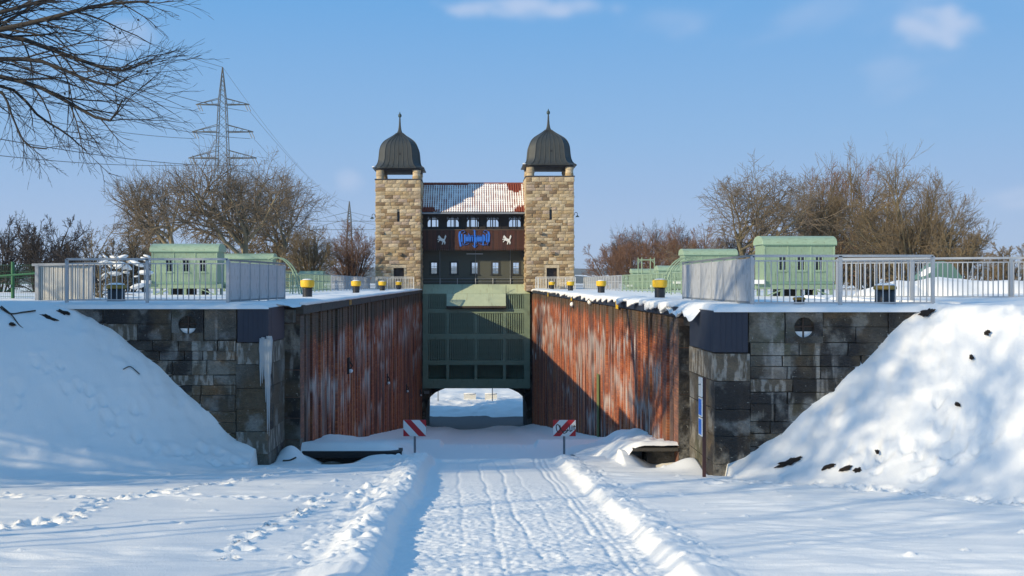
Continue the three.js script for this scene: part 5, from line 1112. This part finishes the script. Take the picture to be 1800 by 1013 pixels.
// slender trees left of the camera: their twigs dapple the sunlit bank
[[-17, 2.0, .4, 17, 9, 'nearer'], [-18.5, 6.5, 2.2, 15.5, 8, 'farther']].forEach(([x, d, r, h, w, which]) => tree('slender_bank_tree', 'dense', { seed: 930, trunk: 6, r: .026, stems: 6, lean: .14, from: [.66, .15, .15, .1], n: [6, 6, 5, 4], ratio: [.42, .62, .6, .58], minR: .0085 }, ['dark', 'darkTwig'], `slender many-stemmed bare tree left of the camera, outside the view, the ${which} of two`, 'tree', [x, 0, -d], 'slender trees left of the camera', r, h, w));
// snow-laden branches behind the left railing
{
  const g = growth({ ...KIND.thicket, seed: 515, trunk: 1.3, r: .05, levels: 2, n: [6, 6], stems: 5 });
  const t = thing('snowy_bush', 'snow-laden broken branches behind the left bar railing', 'shrub', at(200, 34, .05));
  local('branches', g.trunk, bark.olive, t); local('twigs', g.crown, bark.oliveTwig, t).userData.kind = 'stuff';
  const R = rng(3), l = []; for (let k = 0; k < 26; k++) { const s = new THREE.SphereGeometry(.06 + .12 * R(), 7, 5); s.scale(1.6, .5, 1); s.rotateZ((R() - .5) * 1.2); s.translate((R() - .4) * 1.5 + .2, .4 + 1.05 * R(), (R() - .5) * .8); l.push(s); }
  local('snow_lumps', l, M.snowSmooth, t).userData.kind = 'stuff';
}

// ------------------------------------------------------------------ pylons and wires
function pylon(x, y, d, H, label, arms, simple) {
  const t = thing('pylon', label, 'pylon', [x, y, -d], 'lattice power pylons'), m = mat([.115, .12, .115], .6, { metalness: .3 });
  const wid = h => h > H * .84 ? lerp(H * .032, .08, (h - H * .84) / (H * .16)) : lerp(H * .098, H * .032, h / (H * .84));
  const legs = [], lat = [], r = simple ? .28 : .085, r2 = simple ? .14 : .036;
  const lv = []; for (let h = 0; h < H * .985; h += Math.max(.9, wid(h) * .95)) lv.push(h); lv.push(H);
  for (let k = 0; k < lv.length - 1; k++) {
    const a = wid(lv[k]) / 2, b = wid(lv[k + 1]) / 2, c = [[1, 1], [1, -1], [-1, -1], [-1, 1]];
    for (let i = 0; i < 4; i++) { const p = c[i], q = c[(i + 1) % 4]; legs.push(bar([p[0] * a, lv[k], p[1] * a], [p[0] * b, lv[k + 1], p[1] * b], r, 4)); lat.push(bar([p[0] * a, lv[k], p[1] * a], [q[0] * b, lv[k + 1], q[1] * b], r2, 3), bar([q[0] * a, lv[k], q[1] * a], [p[0] * b, lv[k + 1], p[1] * b], r2, 3)); }
  }
  local('legs', legs, m, t); local('lattice', lat, m, t);
  for (const [h, reach] of arms) {
    const w = wid(h) / 2, top = wid(h + H * .028) / 2, a = [];
    for (const s of [-1, 1]) {
      for (const z of [-w, w]) { a.push(bar([s * w, h, z], [s * reach, h, 0], .10, 4), bar([s * top, h + reach * .23, z * .8], [s * reach, h + .05, 0], .07, 4)); for (let k = 1; k < 4; k++) { const f = k / 4, x0 = lerp(w, reach, f); a.push(bar([s * x0, h, z * (1 - f)], [s * lerp(top, reach, f + .1), h + reach * .23 * (.9 - f), z * (1 - f) * .8], .05, 3)); } }
    }
    const arm = local('cross_arm', a, m, t);
    if (!simple) for (const s of [-1, 1]) for (const e of [.0, .55]) local('insulator', bar([s * (reach - .3 - e), h - .1, 0], [s * (reach - .95 - e) + (s > 0 ? 1.3 : 0), h - 1.4, .3], .10, 6), M.galvDark, arm);
  }
  return t;
}
{
  const d = 212, k = d / F, x = X(391, d), y0 = -1, H = Y(118, d) - y0, arms = [[Y(184, d) - y0, 47 * k], [Y(232, d) - y0, 54 * k], [Y(278, d) - y0, 60 * k]];
  pylon(x, y0, d, H, 'tall lattice power pylon with three cross arms behind the left trees', arms);
  const d2 = 620, far = pylon(X(614, d2), -8, d2, Y(354, d2) + 8, 'distant lattice power pylon beside the left tower', [[Y(389, d2) + 8, 24], [Y(404, d2) + 8, 27]], true);
  const wireMat = mat([.10, .11, .12], .5);
  function wire(a, b, sag, r, label) {
    const pts = []; for (let i = 0; i <= 30; i++) { const t = i / 30; pts.push(new THREE.Vector3(lerp(a[0], b[0], t), lerp(a[1], b[1], t) - sag * 4 * t * (1 - t), lerp(a[2], b[2], t))); }
    return single('power_line', new THREE.TubeGeometry(new THREE.CatmullRomCurve3(pts), 60, r, 4), wireMat, label, 'cable', 'power lines');
  }
  // towards the next pylon, left of the view; and away to the distant one
  wire([x, Y(118, d), -d], [-60, 45, 150], 12.5, .045, 'thin earth wire from the peak of the near pylon to the upper left');
  const rank = ['top', 'middle', 'lowest'];
  arms.forEach(([h, reach], i) => { for (const s of [-1, 1]) {
    const y = y0 + h - 1.4;
    wire([x + s * (reach - .6), y, -d], [-60 + s * reach, y - 1, 150], 11.5, .05, `power line running left from the ${s < 0 ? 'left' : 'right'} end of the ${rank[i]} pylon arm`);
    if (i < 2) wire([x + s * (reach + .1), y, -d], [X(614, 620) + s * 24, Y(389, 620) - i * 4, -620], 9, .045, `power line running away right from the ${s < 0 ? 'left' : 'right'} end of the ${rank[i]} pylon arm`);
  } });
  wire([x, Y(118, d), -d], [X(614, 620), Y(354, 620), -620], 7, .04, 'thin earth wire from the peak of the near pylon away to the distant pylon');
}

// ------------------------------------------------------------------ bare earth, twigs and other small things
function earthPatch(u, v, w, h, side, label, seed) {
  // find where the line of sight meets the bank
  let d = 14; while (d < 30) { const x = X(u, d), y = Y(v, d); if (groundAt(x, d) > y) break; d += .02; }
  const x = X(u, d), R = rng(seed), k = d / F, g = new THREE.SphereGeometry(1, 36, 8), p = g.attributes.position;
  for (let i = 0; i < p.count; i++) { const a = Math.atan2(p.getZ(i), p.getX(i)), n = .15 + 1.6 * fbm(Math.cos(a) * 3.4 + seed * 3, Math.sin(a) * 3.4 + seed, 4); p.setXYZ(i, p.getX(i) * n, p.getY(i), p.getZ(i) * n); }
  g.scale(w * k / 2 * 1.15, .028, Math.max(.07, h * k / 2 * 1.25)); g.computeVertexNormals();
  const n = new THREE.Vector3(groundAt(x - .25, d) - groundAt(x + .25, d), .5, groundAt(x, d + .25) - groundAt(x, d - .25)).normalize();
  g.applyQuaternion(new THREE.Quaternion().setFromUnitVectors(new THREE.Vector3(0, 1, 0), n)); g.translate(x, groundAt(x, d) + .01, -d);
  single('earth_patch', g, M.soil, label, 'bare earth', 'bare earth patches on the bank');
}
earthPatch(1386, 815, 36, 15, 1, 'largest dark patch of bare earth at the foot of the sunlit bank', 1);
earthPatch(1456, 822, 22, 8, 1, 'dark patch of bare earth at the bank foot, right of the largest', 2);
earthPatch(1487, 826, 20, 8, 1, 'dark patch of bare earth at the bank foot, second right of the largest', 3);
earthPatch(1508, 828, 14, 5, 1, 'thin dark patch of bare earth at the bank foot, third right of the largest', 4);
earthPatch(1630, 551, 24, 13, 1, 'oval patch of bare earth at the top of the sunlit bank', 5);
earthPatch(1735, 588, 9, 3, 1, 'small patch of bare earth high on the sunlit bank near the tracks', 6);
earthPatch(1709, 635, 7, 5, 1, 'small patch of bare earth midway up the sunlit bank', 7);
earthPatch(1684, 715, 7, 6, 1, 'small patch of bare earth low on the sunlit bank among the tracks', 8);
earthPatch(1542, 800, 6, 4, 1, 'small dark clod near the foot of the sunlit bank', 9);
earthPatch(85, 559, 24, 6, -1, 'thin dark patch of earth near the top of the shaded bank, left of another', 10);
earthPatch(112, 552, 20, 5, -1, 'thin dark patch of earth near the top of the shaded bank, beside the wall', 11);
earthPatch(22, 578, 10, 8, -1, 'small dark clod on the shaded bank near the fallen twigs', 12);
function twig(pts, r, label) { const q = pts.map(([u, v, lift]) => { let d = 14; while (d < 32) { if (groundAt(X(u, d), d) > Y(v, d)) break; d += .02; } const x = X(u, d); return [x, groundAt(x, d) + (lift ?? .02), -d]; }); single('fallen_twig', pipe(q, r, 5, 20), M.twig, label, 'twig', 'twigs lying on the shaded bank'); }
twig([[216, 652], [228, 650], [238, 655], [245, 660]], .012, 'curved dark twig lying on the shaded bank');
twig([[0, 545], [18, 553], [40, 551], [62, 549]], .02, 'dark fallen branch at the left edge of the shaded bank');
twig([[2, 540], [20, 558], [34, 576], [42, 582]], .015, 'thin forked branch at the left edge, pointing downhill');
twig([[497, 812], [508, 811], [520, 806]], .02, 'short dark stick in the snow beside the left wing wall corner');

scene.traverse(o => { if (o.isMesh) { o.castShadow = true; o.receiveShadow = true; } });
// thin winter haze: only the far ridge and pylon fade in it
scene.fog = new THREE.FogExp2(0xcfe0f2, 0.00016);
renderer.render(scene, camera);
